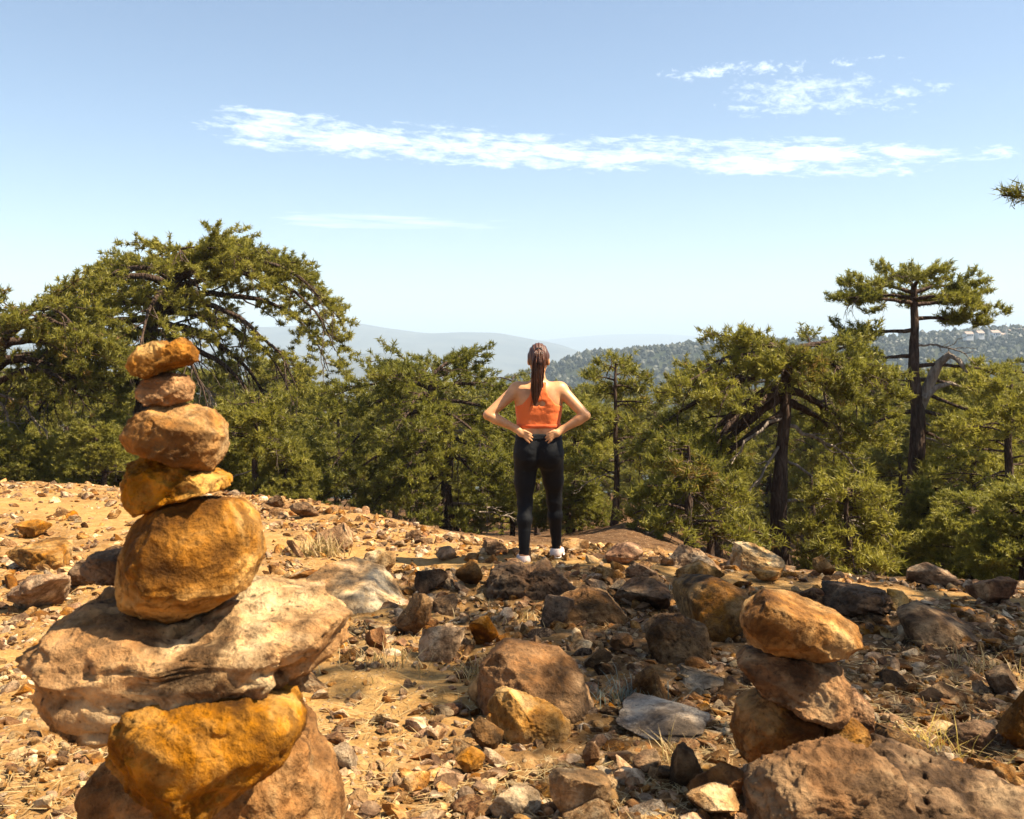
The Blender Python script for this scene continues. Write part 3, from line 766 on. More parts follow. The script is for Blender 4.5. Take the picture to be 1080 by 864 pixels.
# A: the big arching pine on the left
b = base_at(152, 24)
tp = [(0, 0, 0)] + rel(b, [(150, 450), (148, 385), (160, 330), (190, 288)])
limbs = []
rs = np.random.default_rng(31)
for (hf, az, e0, e1, L_, dd) in [(.98, 10, 42, -58, 4.0, .1), (.95, -25, 40, -66, 4.6, .15), (.93, 35, 38, -60, 4.6, .15), (.88, -5, 30, -66, 5.0, .2), (.84, 18, 22, -70, 5.0, .3), (.78, -35, 20, -74, 4.6, .5), (.74, 5, 8, -76, 4.4, .6), (.70, 30, 0, -76, 4.2, .6), (.66, -15, -5, -75, 4.2, .6),
                             (.97, 172, 36, -45, 2.6, .1), (.92, 200, 26, -50, 3.2, .1), (.86, 150, 20, -50, 3.4, .15), (.8, 185, 10, -55, 3.6, .2), (.72, 215, 0, -60, 3.8, .4), (.66, 165, -8, -60, 3.8, .4), (.6, 195, -15, -60, 3.6, .5),
                             (.99, 80, 50, -30, 2.4, .1), (.99, 280, 48, -40, 2.4, .1), (.94, 260, 30, -58, 3.2, .2), (.92, 100, 32, -50, 3.2, .1), (.84, 290, 18, -68, 3.8, .4), (.99, 330, 55, -50, 2.8, .1), (.99, 30, 55, -45, 3.0, .1), (.74, 310, 0, -74, 3.8, .6), (.70, 60, -5, -65, 4.0, .5)]:
    limbs.append((hf, az + rs.normal() * 6, e0, e1, L_, .10, dd))
pine('pine_tree', b, tp, .30, limbs, 'large arching pine with drooping bare twigs behind the tall cairn', 1, K=28, ln=.125, w=.014,
     fol=dict(nsub=15, lsub=1.35, t0=.10, ntw=8, ltw=.32, dead=.22, droop=-.5, per=2), dead_limbs=[(.55, -20, -10, -60, 3.4, .05), (.5, 20, -5, -50, 3.0, .05), (.45, -60, -10, -55, 2.6, .04), (.52, 200, -5, -50, 3, .04), (.6, 330, -20, -70, 3.2, .04)])
# A2: far left pine
b = base_at(-20, 22)
tp = [(0, 0, 0)] + rel(b, [(-15, 440), (-5, 390), (12, 335)])
limbs = [(rs.uniform(.5, 1), rs.uniform(0, 360), rs.uniform(5, 45), rs.uniform(-60, -30), rs.uniform(2.6, 4.0), .08) for _ in range(20)]
pine('pine_tree', b, tp, .24, limbs, 'pine at the far left edge with dark hanging limbs', 2, K=28, ln=.125, w=.014,
     fol=dict(nsub=12, lsub=1.4, t0=.12, ntw=8, ltw=.34, dead=.15, droop=-.4), dead_limbs=[(.5, 0, -10, -60, 2.5, .04), (.45, -30, -20, -60, 2.6, .04)])
# B: centre left pine, dark and low
b = base_at(472, 21)
tp = [(0, 0, 0)] + rel(b, [(474, 540), (470, 480), (458, 430), (452, 398)])
limbs = []
for (hf, az, e0, e1, L_) in [(.9, 180, 20, -30, 2.3), (.82, 200, 5, -40, 2.7), (.74, 165, -5, -45, 2.9), (.66, 190, -10, -50, 2.8), (.56, 175, -15, -45, 2.5), (.48, 210, -15, -45, 2.2),
                             (.9, 0, 15, -20, 1.9), (.8, -20, 5, -30, 2.1), (.7, 15, 0, -35, 2.2), (.6, -10, -10, -35, 1.9), (.5, 10, -15, -35, 1.6),
                             (.95, 90, 30, -20, 1.6), (.95, 270, 30, -20, 1.5), (.85, 250, 10, -40, 2.0), (.75, 290, 0, -45, 2.1), (.65, 265, -5, -45, 2.1), (.8, 110, 5, -30, 2.0), (.55, 300, -15, -45, 1.8), (.55, 240, -15, -45, 2.0), (.99, 200, 45, 0, 1.0), (.99, 20, 55, 10, .9), (.42, 255, -20, -40, 1.6), (.42, 185, -20, -40, 2.0)]:
    limbs.append((hf, az + rs.normal() * 8, e0, e1, L_, .055))
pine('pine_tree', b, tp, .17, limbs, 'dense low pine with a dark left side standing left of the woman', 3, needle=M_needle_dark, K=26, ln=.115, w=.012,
     fol=dict(nsub=11, lsub=1.0, t0=.12, ntw=6, ltw=.28, dead=.08, droop=-.25), dead_limbs=[(.6, 0, 25, -75, 1.6, .05), (.3, -15, 5, -30, 1.6, .03), (.22, 190, 5, -20, 1.8, .03), (.25, 350, 15, -40, 2, .03)])
# D: spreading umbrella pine on the right
b = base_at(825, 17)
tp = [(0, 0, 0)] + rel(b, [(823, 560), (825, 480), (828, 415), (830, 371)])
limbs = []
for (hf, az, e0, e1, L_) in [(.96, 180, 14, -32, 2.3), (.95, 205, 5, -38, 2.3), (.90, 172, -12, -46, 3.0), (.84, 188, -26, -50, 3.3), (.76, 176, -34, -52, 3.3), (.68, 168, -38, -54, 2.9), (.8, 205, -25, -55, 2.6), (.74, 150, -25, -45, 2.6),
                             (.97, 0, 12, -20, 1.6), (.94, -22, 8, -30, 1.7), (.9, 25, 2, -30, 1.8), (.86, -5, -5, -40, 1.7), (.78, 12, -18, -45, 1.7), (.72, 40, -15, -45, 1.8),
                             (.97, 90, 20, -10, 1.9), (.98, 270, 18, -25, 1.3), (.96, 245, 10, -30, 1.6), (.96, 305, 10, -30, 1.5), (.9, 60, 5, -25, 2.0), (.9, 120, 5, -25, 2.2), (.8, 100, -5, -30, 2.2), (.99, 200, 25, 0, 1.0), (.99, 20, 25, 0, 1.0)]:
    limbs.append((hf, az + rs.normal() * 6, e0, e1, L_, .080))
pine('pine_tree', b, tp, .185, limbs, 'spreading flat topped pine with thick dark trunk right of the woman', 4, K=26, ln=.105, w=.011,
     fol=dict(nsub=11, lsub=.85, t0=.30, ntw=6, ltw=.26, dead=.16, droop=-.35, up=.7), dead_limbs=[(.66, 185, -15, -60, 2.2, .035), (.62, -10, -15, -35, 2.2, .04), (.5, -15, -20, -45, 1.8, .03), (.34, -10, -10, -40, 1.9, .03), (.55, 215, -30, -60, 2, .03)])
# E: tall pine with the pale forked trunk
b = base_at(962, 21)
tp = [(0, 0, 0)] + rel(b, [(963, 560), (963, 480), (966, 430), (958, 395), (962, 350), (967, 300)])
limbs = []
for (hf, az, e0, e1, L_) in [(.97, 180, 22, -5, 1.3), (.93, 190, 12, -2, 1.6), (.84, 183, -5, -8, 1.5), (.97, 0, 20, -10, 1.3), (.93, -8, 8, -12, 1.5), (.88, 10, 5, -18, 1.2), (.99, 90, 35, 0, .9), (.99, 270, 35, 0, .8), (.95, 310, 12, -10, 1.1), (.95, 60, 10, -10, 1.2), (.95, 130, 10, -5, 1.2),
                             (.74, 172, 0, -30, 1.3), (.70, -15, 5, -30, 2.3), (.64, 20, 5, -30, 2.5), (.58, 350, -10, -40, 2.3), (.5, 150, -10, -40, 1.6), (.5, 12, -15, -40, 2.0), (.42, 30, -15, -45, 1.9)]:
    limbs.append((hf, az + rs.normal() * 6, e0, e1, L_, .05))
treeE = pine('pine_tree', b, tp, .22, limbs, 'tallest pine on the right with a pale bleached fork halfway up', 5, needle=M_needle_dark, K=26, ln=.115, w=.012,
     fol=dict(nsub=9, lsub=.62, t0=.36, ntw=6, ltw=.24, dead=.10, droop=-.1, up=.7), dead_limbs=[(.78, 0, 5, -35, 1.5, .03), (.40, -15, -5, -35, 1.8, .03), (.25, -20, -5, -35, 1.6, .03), (.45, -25, 0, -40, 2.2, .03)])
fb = MB(); bb = np.array(b)
P = np.array(rel(b, [(966, 452), (974, 418), (986, 385), (996, 374), (1004, 380), (1010, 392)])); P[:, 1] += np.linspace(.08, -.45, 6); fb.tube(P, [.07, .125, .10, .08, .06, .03], 9)
P = np.array(rel(b, [(972, 420), (985, 408), (1000, 404), (1012, 408)])); P[:, 1] -= .12; fb.tube(P, [.09, .06, .045, .02], 7)
add_obj('pale_fork', fb.mesh('pale_fork'), M_dead, treeE)
# young thin pines in the middle
def thin_pine(px, y, toprow, label, seed, wid=1.0, r=.07, sparse=1.0, lo=.25):
    b = base_at(px, y); top = at(px + 2, toprow, y) - np.array(b); r_ = np.random.default_rng(seed)
    tp = [(0, 0, 0), (.03, 0, top[2] * .4), (top[0] * .5, 0, top[2] * .7), (top[0], 0, top[2])]
    lb = [(t, r_.uniform(0, 360), r_.uniform(0, 25), r_.uniform(-35, -5), wid * (1.15 - t) * r_.uniform(.7, 1.2) + .25, .022) for t in np.linspace(lo, .99, int(22 * sparse))]
    return pine('young_pine', b, tp, r, lb, label, seed, K=16, ln=.14, w=.012, fol=dict(nsub=5, lsub=.5, t0=.25, ntw=4, ltw=.20, dead=.18, droop=-.15), dead_limbs=[(.2, 0, -10, -30, .8, .015), (.3, 180, -10, -40, .9, .015)])
thin_pine(648, 19, 383, 'slim young pine rising straight to the right of the woman', 61, 1.0)
thin_pine(606, 23, 430, 'slender pine whose bare lower trunk shows right beside the woman', 62, 1.1, lo=.45)
thin_pine(566, 26, 440, 'slender pine seen between the legs of the woman', 63, 1.0, lo=.45)
thin_pine(268, 19, 420, 'thin bare trunked pine standing behind the right side of the tall cairn', 64, 1.1, r=.08, lo=.5)
thin_pine(725, 15, 470, 'small young pine at the left foot of the spreading pine', 65, .9, lo=.15)
thin_pine(748, 20, 450, 'young pine under the left limbs of the spreading pine', 66, 1.1, lo=.15)
thin_pine(893, 15.5, 505, 'young pine between the two tall right hand pines', 67, .75, lo=.12)
thin_pine(1063, 18, 400, 'dark trunked pine at the right edge', 68, 1.5, r=.12, lo=.35)
thin_pine(1027, 20, 425, 'bushy pine right of the tall pale forked pine', 69, 1.2, r=.1, lo=.3)

# dead branch lying at the crest (right)
fb = MB(); p0 = np.array(ground_at(1008, 603)); p0[2] += .05
P = np.array([p0, p0 + [-.15, .25, .14], p0 + [-.32, .5, .24], p0 + [-.5, .8, .42]]); fb.tube(P, [.02, .045, .04, .02], 7)
S = np.array([P[2], P[2] + [.2, .1, .2], P[2] + [.45, .2, .3]]); fb.tube(S, [.02, .014, .005], 5)
tag(add_obj('fallen_branch', fb.mesh('fallen_branch'), M_dead), 'grey broken branch lying at the foot of the tall right pine', 'branch')

# T: pine just outside the frame on the right; it shades the foreground, one limb tip enters the top right corner
b = (7.6, 5.5, H1(7.6, 5.5) - .1)
tp = [(0, 0, 0), (-.1, 0, 2.4), (-.3, -.1, 4.8), (-.5, -.2, 6.8)]
limbs = []
for (hf, az, e0, e1, L_) in [(.80, 180, 15, -8, 4.0), (.82, 205, 18, -10, 4.2), (.86, 228, 20, -12, 4.0), (.8, 160, 18, -6, 3.4), (.9, 190, 22, -5, 3.8), (.92, 240, 25, -10, 3.6), (.95, 175, 30, 0, 3.2), (.97, 210, 35, 0, 3.0), (.9, 258, 20, -10, 3.8), (.86, 172, 18, -6, 3.6), (.88, 215, 22, -8, 3.2), (.84, 245, 18, -8, 3.4),
                             (.98, 270, 30, -10, 3.0), (.98, 0, 30, -10, 2.6), (.96, 60, 30, -10, 2.6), (.96, 300, 30, -10, 2.8), (.99, 130, 40, 0, 2.2), (.88, 320, 20, -15, 3.0), (.84, 20, 15, -20, 3.0), (.84, 90, 15, -20, 2.6)]:
    limbs.append((hf, az, e0, e1, L_, .07))
treeT = pine('pine_tree', b, tp, .2, limbs, 'pine outside the right edge whose limb tip shows in the top right corner', 6, K=16, ln=.13, w=.011,
     fol=dict(nsub=10, lsub=1.3, t0=.15, ntw=6, ltw=.3, dead=.06, droop=-.2, per=2))
# the low limb that reaches into the corner
lm = MB(); pos, dirs = [], []
tipw = at(1056, 206, 7.2) - np.array(b); p0 = np.array([-.15, -.02, 3.0])
Pl = np.array([p0 + (tipw - p0) * t + np.array([0, 0, -.25 * math.sin(t * math.pi)]) for t in np.linspace(0, 1, 12)])
lm.tube(Pl, np.linspace(.05, .006, 12), 6); rr_ = np.random.default_rng(9)
for k in range(42):
    q, d = interp_poly(Pl, rr_.uniform(.80, .995)); v = d * .6 + rr_.normal(size=3) * .6 + np.array([0, 0, .4]); v /= np.linalg.norm(v)
    tp_ = q + v * rr_.uniform(.03, .12); lm.tube(np.array([q, (q + tp_) / 2, tp_]), .004, 3); pos.append(tp_); dirs.append(v)
add_obj('limb', lm.mesh('limb'), M_bark, treeT)
add_obj('foliage', tufts_mesh(np.array(pos), np.array(dirs), rr_, 20, .085, .005, name='foliage'), M_needle_dark, treeT)

# ---- forest behind: a few prototypes, copied
def forest_proto(seed, h, wid, style):
    r_ = np.random.default_rng(seed)
    if style == 0: lb = [(t, r_.uniform(0, 360), r_.uniform(0, 35), r_.uniform(-35, 5), wid * (1.05 - .75 * t ** 2) * r_.uniform(.75, 1.15), .05) for t in np.linspace(.22, .99, 30)]
    elif style == 1: lb = [(t, r_.uniform(0, 360), r_.uniform(0, 30), r_.uniform(-40, -5), wid * (1.15 - .95 * t) * r_.uniform(.8, 1.15) + .3, .045) for t in np.linspace(.12, .99, 34)]
    else: lb = [(t, r_.uniform(0, 360), r_.uniform(5, 40), r_.uniform(-50, -10), wid * r_.uniform(.75, 1.1), .06) for t in np.linspace(.45, .99, 28)]
    pt = [(0, 0, 0), (r_.normal() * .1, r_.normal() * .1, h * .4), (r_.normal() * .2, r_.normal() * .2, h * .75), (r_.normal() * .3, r_.normal() * .2, h)]
    return pine('forest_pine', (0, 0, 0), pt, .17, lb, 'x', seed, needle=M_needle_far, K=17, ln=.21, w=.023, fol=dict(nsub=8, lsub=1.15, t0=.25, ntw=5, ltw=.42, dead=.14, per=2))
protos = [forest_proto(201, 9, 2.6, 0), forest_proto(202, 9, 2.4, 1), forest_proto(203, 9, 3.2, 2), forest_proto(204, 9, 2.2, 0), forest_proto(205, 9, 2.9, 1)]
bush = [forest_proto(206, 4.5, 1.9, 1), forest_proto(207, 4.5, 2.1, 1), forest_proto(208, 4.5, 1.8, 0)]
used = set()
def place_tree(plist, k, loc, s, rz, label, group):
    p = plist[k]
    if p.name in used: o = copy_tree(p)
    else: used.add(p.name); o = p
    o.location = loc; o.scale = (s[0], s[0], s[1]); o.rotation_euler = (0, 0, rz)
    tag(o, label, 'tree', group)
def tree_zone(px):
    if px < 330: return 'behind the big arching left pine'
    if px < 560: return 'behind the dense low pine left of the woman'
    if px < 700: return 'behind the woman in the centre gap'
    if px < 900: return 'behind the spreading right pine'
    return 'behind the tall forked pine at right'
rg = np.random.default_rng(12)
spots = []
def ok_spot(x, y, m):
    return all((x - a) ** 2 + (y - b_) ** 2 > m * m for a, b_ in spots)
for k_, (px, y, row) in enumerate([(500, 34, 470), (530, 40, 480), (590, 36, 465), (622, 44, 455), (676, 50, 450), (545, 52, 450), (612, 30, 500), (440, 33, 455), (395, 36, 450), (690, 34, 500), (575, 46, 470), (664, 38, 490)]):
    x = (px - CX) / FOC * y; h = (CAMZ - (row - HZ) / FOC * y) - H1(x, y); spots.append((x, y))
    place_tree(protos, k_ % 5, (x, y, H1(x, y) - .15), (h / 9 * 1.2, h / 9.3), k_ * 1.3, f'forest pine on the slope {tree_zone(px)}', f'forest pines {tree_zone(px)}')
n = 0; tries = 0
while n < 125 and tries < 6000:
    tries += 1
    y = math.exp(rg.uniform(math.log(27), math.log(115))); u = rg.uniform(-.6, .6); x = u * y; px = CX + u * FOC
    if 655 < px < 705 and y < 42: continue
    if not ok_spot(x, y, 1.5 + y * .03): continue
    row = rg.uniform(386, 432) if px > 330 else rg.uniform(372, 430)
    if 480 < px < 700: row = rg.uniform(394, 440)
    if px > 960: row = rg.uniform(378, 425)
    h = (CAMZ - (row - HZ) / FOC * y) - H1(x, y)
    if h < 3.5 or h > 15: continue
    spots.append((x, y)); sx = h / 9 * rg.uniform(.85, 1.15) if h < 9 else (h / 9) ** .7
    place_tree(protos, int(rg.integers(0, 5)), (x, y, H1(x, y) - .15), (sx, h / 9.3), rg.uniform(0, 6.28),
               f'forest pine on the slope {tree_zone(px)}', f'forest pines {tree_zone(px)}'); n += 1
n = 0; tries = 0
while n < 44 and tries < 4000:
    tries += 1
    px = rg.choice([rg.uniform(-20, 330), rg.uniform(330, 560), rg.uniform(600, 660), rg.uniform(710, 1100)], p=[.34, .16, .18, .32]); u = (px - CX) / FOC
    cr = float(np.interp(u, CREST_U, CREST_Y)); y = rg.uniform(cr + 5, cr + 14); x = u * y
    if not ok_spot(x, y, 1.1): continue
    if 700 < px < 1000 and y < 24: continue
    row = rg.uniform(440, 510) if px < 700 else rg.uniform(500, 566)
    if 330 < px < 660: row = rg.uniform(500, 545)
    h = (CAMZ - (row - HZ) / FOC * y) - H1(x, y)
    if h < 1.2 or h > 5: continue
    spots.append((x, y)); s = h / 4.6
    place_tree(bush, int(rg.integers(0, 3)), (x, y, H1(x, y) - .1), (s * rg.uniform(.9, 1.3), s), rg.uniform(0, 6.28),
               f'young bushy pine filling the undergrowth {tree_zone(px)}', f'young pines in the undergrowth {tree_zone(px)}'); n += 1

# ------------------------------------------------------------------ distant hills
def hill(name, dist, prof, depth, base_z, mat, seed, rough=.06, nx=240, ny=60):
    pr = np.array(prof, float); px = np.linspace(pr[0, 0], pr[-1, 0], nx)
    row = np.interp(px, pr[:, 0], pr[:, 1])
    ker = np.hanning(9); ker /= ker.sum(); row = np.convolve(np.pad(row, 4, mode='edge'), ker, 'valid')
    X = (px - CX) / FOC * dist; Z = CAMZ - (row - HZ) / FOC * dist
    v = np.linspace(-1, 1, ny)
    XX, VV = np.meshgrid(X, v); ZZ = np.broadcast_to(Z, XX.shape)
    YY = dist + VV * depth
    P = np.stack([XX.ravel() / depth * 2.2, YY.ravel() / depth * 2.2, np.zeros(XX.size)], -1)
    nz = (1 - 2 * np.abs(fbm(P, 4, seed))).reshape(XX.shape)
    sh = np.cos(VV * math.pi / 2) ** 1.2
    side = np.ones_like(XX)
    hgt = (ZZ - base_z)
    z = base_z + hgt * sh + hgt * rough * 3 * (nz - .55) * (sh * (1 - sh) * 4) + hgt * rough * .25 * (fbm(P * 4, 3, seed + 3).reshape(XX.shape))
    V = np.stack([XX, YY, z], -1).reshape(-1, 3)
    i = np.arange(ny - 1)[:, None] * nx; j = np.arange(nx - 1)[None, :]
    F = np.stack([i + j, i + j + 1, i + nx + j + 1, i + nx + j], -1).reshape(-1, 4)
    o = add_obj(name, mesh_np(name, V, [F]), mat); tag(o, kind='structure'); return V.reshape(ny, nx, 3)
def hill_mat(name, c0, c1, sc):
    m, nt, b = new_mat(name); geo = N(nt, 'ShaderNodeNewGeometry')
    n1 = noise(nt, geo.outputs['Position'], sc, 8, .65); nt.links.new(ramp(nt, n1, [(.35, c0), (.6, c1)]), b.inputs['Base Color'])
    b.inputs['Roughness'].default_value = 1; b.inputs['Specular IOR Level'].default_value = 0; return m
M_h1 = hill_mat('wooded_slope', (.020, .028, .018), (.045, .050, .028), .03)
M_h2 = hill_mat('far_slope', (.045, .052, .055), (.085, .090, .085), .006)
ZB = -165
ridge = hill('wooded_ridge', 1100, [(380, 470), (480, 425), (540, 399), (580, 389), (620, 376), (660, 373), (700, 368), (740, 364), (790, 363), (860, 361), (940, 357), (1010, 353), (1060, 350), (1300, 345)], 420, ZB, M_h1, 5, rough=.08)
hill('middle_hills', 3200, [(-300, 370), (60, 366), (250, 372), (330, 376), (400, 372), (425, 377), (470, 392), (560, 402), (640, 410)], 900, ZB, M_h2, 7)
hill('far_mountains', 6000, [(-500, 352), (0, 350), (200, 346), (300, 345), (340, 342), (368, 339), (400, 345), (450, 352), (490, 350), (525, 351), (555, 357), (590, 363), (620, 374), (680, 386), (760, 400)], 1800, ZB, M_h2, 9)
hill('farthest_mountains', 11500, [(300, 366), (560, 360), (600, 356), (640, 353), (690, 352), (740, 355), (800, 356), (1000, 358), (1400, 358)], 2600, ZB, M_h2, 11)
# far-off wood on the ridge
def far_wood():
    r_ = np.random.default_rng(8); ny, nx, _ = ridge.shape
    n = 9000; a = r_.uniform(.25, .62, n) * (ny - 1); c = r_.uniform(0, nx - 1.01, n)
    ia, ic = a.astype(int), c.astype(int); fa, fc = (a - ia)[:, None], (c - ic)[:, None]
    P = (ridge[ia, ic] * (1 - fa) + ridge[ia + 1, ic] * fa) * (1 - fc) + (ridge[ia, ic + 1] * (1 - fa) + ridge[ia + 1, ic + 1] * fa) * fc
    V0, F0 = ico(1); V, T = [], []
    kp = fbm(P * .012, 3, 77) + r_.normal(size=n) * .22 > -.16; P = P[kp]; n = len(P)
    hs = r_.uniform(3, 7.5, n)
    allV = V0[None] * (1 + .35 * r_.normal(size=(n, len(V0), 1)) * .6) * (hs[:, None, None] * np.array([.42, .42, .62])) + P[:, None, :] + np.array([0, 0, 1]) * hs[:, None, None] * .45
    F = (F0[None] + (np.arange(n) * len(V0))[:, None, None]).reshape(-1, 3)
    me = mesh_np('distant_wood', allV.reshape(-1, 3), [F], False); attr(me, 'tint', np.repeat(r_.random(n), len(V0))); return me
tag(add_obj('distant_wood', far_wood(), M_needle_wood), 'far-off wood covering the dark ridge on the horizon', 'wood', kind='stuff')

# village and masts on the right end of the ridge
M_white = simple('limewashed_wall', (.72, .70, .66), .9); M_roof = simple('clay_roof', (.30, .23, .19), .9); M_mast = simple('mast_steel', (.30, .31, .32), .5); M_glass = simple('dark_window', (.03, .035, .04), .2)
def box_np(x0, x1, y0, y1, z0, z1):
    V = np.array([[x, y, z] for x in (x0, x1) for y in (y0, y1) for z in (z0, z1)], float)
    F = np.array([[0, 1, 3, 2], [4, 6, 7, 5], [0, 4, 5, 1], [2, 3, 7, 6], [0, 2, 6, 4], [1, 5, 7, 3]]); return V, F
def house(px, row, dist, w, d, h, label):
    p = at(px, row + 5, dist); root = tag(add_obj('house', None, loc=tuple(p)), label, 'house', 'houses of the distant hilltop village')
    mb = MB(); mb.add(*box_np(-w / 2, w / 2, -d / 2, d / 2, -3, h)); add_obj('wall', mb.mesh('wall', False), M_white, root)
    mb = MB(); e = .5
    V = np.array([[-w / 2 - e, -d / 2 - e, h + .01], [w / 2 + e, -d / 2 - e, h + .01], [w / 2 + e, d / 2 + e, h + .01], [-w / 2 - e, d / 2 + e, h + .01], [-w / 2 - e, 0, h + d * .28], [w / 2 + e, 0, h + d * .28]])
    mb.add(V, np.array([[0, 1, 5, 4], [2, 3, 4, 5]])); mb.add(V, np.array([[0, 4, 3], [1, 2, 5]])); mb.add(V, np.array([[3, 2, 1, 0]]))
    add_obj('roof', mb.mesh('roof', False), M_roof, root)
    for k in range(3):
        mb = MB(); cx_ = (k - 1) * w * .3; mb.add(*box_np(cx_ - .6, cx_ + .6, -d / 2 - .06, -d / 2 + .02, h * .35, h * .75)); add_obj('window', mb.mesh('window', False), M_glass, root)
YV = 1000
for i, (px, row, w, h, lab) in enumerate([(1021, 351, 7, 3.5, 'leftmost small white house of the distant hilltop village'), (1033, 350, 6, 3.5, 'narrow white house beside the distant hilltop masts'), (1049, 350, 8, 4, 'broad pale house below the distant masts'),
                                          (1057, 351, 5, 3, 'white house on the ridge right of the distant masts'), (1068, 349, 8, 4, 'long pale house of the hilltop village near the right edge'), (1078, 348, 7, 4, 'distant white house cut by the right edge')]):
    house(px, row, YV + i * 12, w, 9, h, lab)
for px, row, hgt, lab in ((1043, 352, 17, 'tall thin mast on the distant ridge'), (1061, 350, 12, 'shorter mast right of the tall one on the distant ridge')):
    p = at(px, row + 3, YV - 10); root = tag(add_obj('radio_mast', None, loc=tuple(p)), lab, 'mast')
    mb = MB()
    for k in range(4):
        sx, sy = (1 if k & 1 else -1), (1 if k & 2 else -1)
        mb.tube(np.array([[sx * 1.1, sy * 1.1, -4], [sx * .35, sy * .35, hgt * .7], [0, 0, hgt]]), .18, 4)
    for k in range(7):
        z0 = k * hgt * .1; f = 1.05 - k * .11; mb.tube(np.array([[-f, -f, z0], [f, -f, z0 + hgt * .1]]), .10, 3); mb.tube(np.array([[f, -f, z0], [-f, -f, z0 + hgt * .1]]), .10, 3)
    add_obj('lattice', mb.mesh('lattice'), M_mast, root)
    mb = MB(); mb.tube(np.array([[-.6, -.9, hgt * .72], [.6, -.9, hgt * .72]]), .5, 8); add_obj('antenna', mb.mesh('antenna'), M_white, root)

# ------------------------------------------------------------------ the woman (signed distance field -> surface nets)
def surface_nets(Fv, lo, h):
    nx, ny, nz = Fv.shape; neg = Fv < 0
    cnt = np.zeros((nx - 1, ny - 1, nz - 1), np.int8); acc = np.zeros((nx - 1, ny - 1, nz - 1, 3), np.float32)
    cs = [(i, j, k) for i in (0, 1) for j in (0, 1) for k in (0, 1)]
    sl = lambda c: (slice(c[0], nx - 1 + c[0]), slice(c[1], ny - 1 + c[1]), slice(c[2], nz - 1 + c[2]))
    for c in cs:
        for ax in range(3):
            if c[ax]: continue
            e = list(c); e[ax] = 1
            a, b_ = Fv[sl(c)], Fv[sl(e)]; m = (a < 0) != (b_ < 0)
            idx = np.nonzero(m); t = a[idx] / (a[idx] - b_[idx])
            cnt[idx] += 1
            for k in range(3): acc[idx + (np.full(len(idx[0]), k),)] += (c[k] + (t if k == ax else 0))
    act = cnt > 0; ids = np.full(act.shape, -1, np.int64); w = np.argwhere(act); ids[act] = np.arange(len(w))
    V = (w + acc[act] / cnt[act][:, None]) * h + np.array(lo)
    Q = []
    for ax in range(3):
        o1, o2 = [(1, 2), (2, 0), (0, 1)][ax]
        s0 = [slice(1, -1)] * 3; s1 = [slice(1, -1)] * 3
        s0[ax] = slice(0, -1); s1[ax] = slice(1, None)
        a, b_ = neg[tuple(s0)], neg[tuple(s1)]; w = np.argwhere(a != b_); fl = a[a != b_]
        base = w.copy(); base[:, o1] += 1; base[:, o2] += 1
        def cell(d1, d2):
            q = base.copy(); q[:, o1] -= d1; q[:, o2] -= d2; return ids[q[:, 0], q[:, 1], q[:, 2]]
        q = np.stack([cell(1, 1), cell(0, 1), cell(0, 0), cell(1, 0)], -1)
        q[~fl] = q[~fl][:, ::-1]; Q.append(q)
    return V, np.concatenate(Q)

class SDF:
    def __init__(s, lo, hi, h):
        s.lo, s.h = np.array(lo, float), h
        s.ax = [np.arange(l, u_, h) for l, u_ in zip(lo, hi)]
        s.F = np.full([len(a) for a in s.ax], .3, np.float32)
    def _blk(s, mn, mx):
        ii = [slice(max(0, int((m - l) / s.h)), max(0, min(len(a), int((M - l) / s.h) + 2))) for m, M, l, a in zip(mn, mx, s.lo, s.ax)]
        return tuple(ii), np.meshgrid(*[a[i] for a, i in zip(s.ax, ii)], indexing='ij')
    def _merge(s, ii, d, k):
        a = s.F[ii]
        if k <= 0: s.F[ii] = np.minimum(a, d)
        else:
            hh = np.maximum(k - np.abs(a - d), 0) / k; s.F[ii] = np.minimum(a, d) - hh * hh * k * .25
    def cap(s, a, b, r1, r2=None, k=.02, sy=1.0):
        r2 = r1 if r2 is None else r2; a, b = np.array(a, float), np.array(b, float); m = max(r1, r2) * max(1, sy) + k + .05
        ii, (X, Y, Z) = s._blk(np.minimum(a, b) - m, np.maximum(a, b) + m)
        ba = b - a; X, Y, Z = X - a[0], (Y - a[1]) / sy, Z - a[2]; by = ba[1] / sy; L2 = ba[0] ** 2 + by ** 2 + ba[2] ** 2 + 1e-12
        t = np.clip((X * ba[0] + Y * by + Z * ba[2]) / L2, 0, 1)
        d = np.sqrt((X - t * ba[0]) ** 2 + (Y - t * by) ** 2 + (Z - t * ba[2]) ** 2) - (r1 + (r2 - r1) * t)
        s._merge(ii, d * min(1, sy), k)
    def ell(s, c, r, k=.02):
        c, r = np.array(c, float), np.array(r, float); m = r + k + .05
        ii, (X, Y, Z) = s._blk(c - m, c + m)
        k0 = np.sqrt(((X - c[0]) / r[0]) ** 2 + ((Y - c[1]) / r[1]) ** 2 + ((Z - c[2]) / r[2]) ** 2)
        k1 = np.sqrt(((X - c[0]) / r[0] ** 2) ** 2 + ((Y - c[1]) / r[1] ** 2) ** 2 + ((Z - c[2]) / r[2] ** 2) ** 2) + 1e-9
        s._merge(ii, k0 * (k0 - 1) / k1, k)
    def grid(s): return np.meshgrid(*s.ax, indexing='ij')
    def mesh(s, name, F=None):
        V, Q = surface_nets(s.F if F is None else F, s.lo, s.h)
        for _ in range(1):      # light smoothing
            acc = np.zeros_like(V); cn = np.zeros(len(V))
            for a, b_ in ((0, 1), (1, 2), (2, 3), (3, 0)):
                np.add.at(acc, Q[:, a], V[Q[:, b_]]); np.add.at(cn, Q[:, a], 1); np.add.at(acc, Q[:, b_], V[Q[:, a]]); np.add.at(cn, Q[:, b_], 1)
            V = V * .5 + acc / cn[:, None] * .5
        return mesh_np(name, V, [Q])

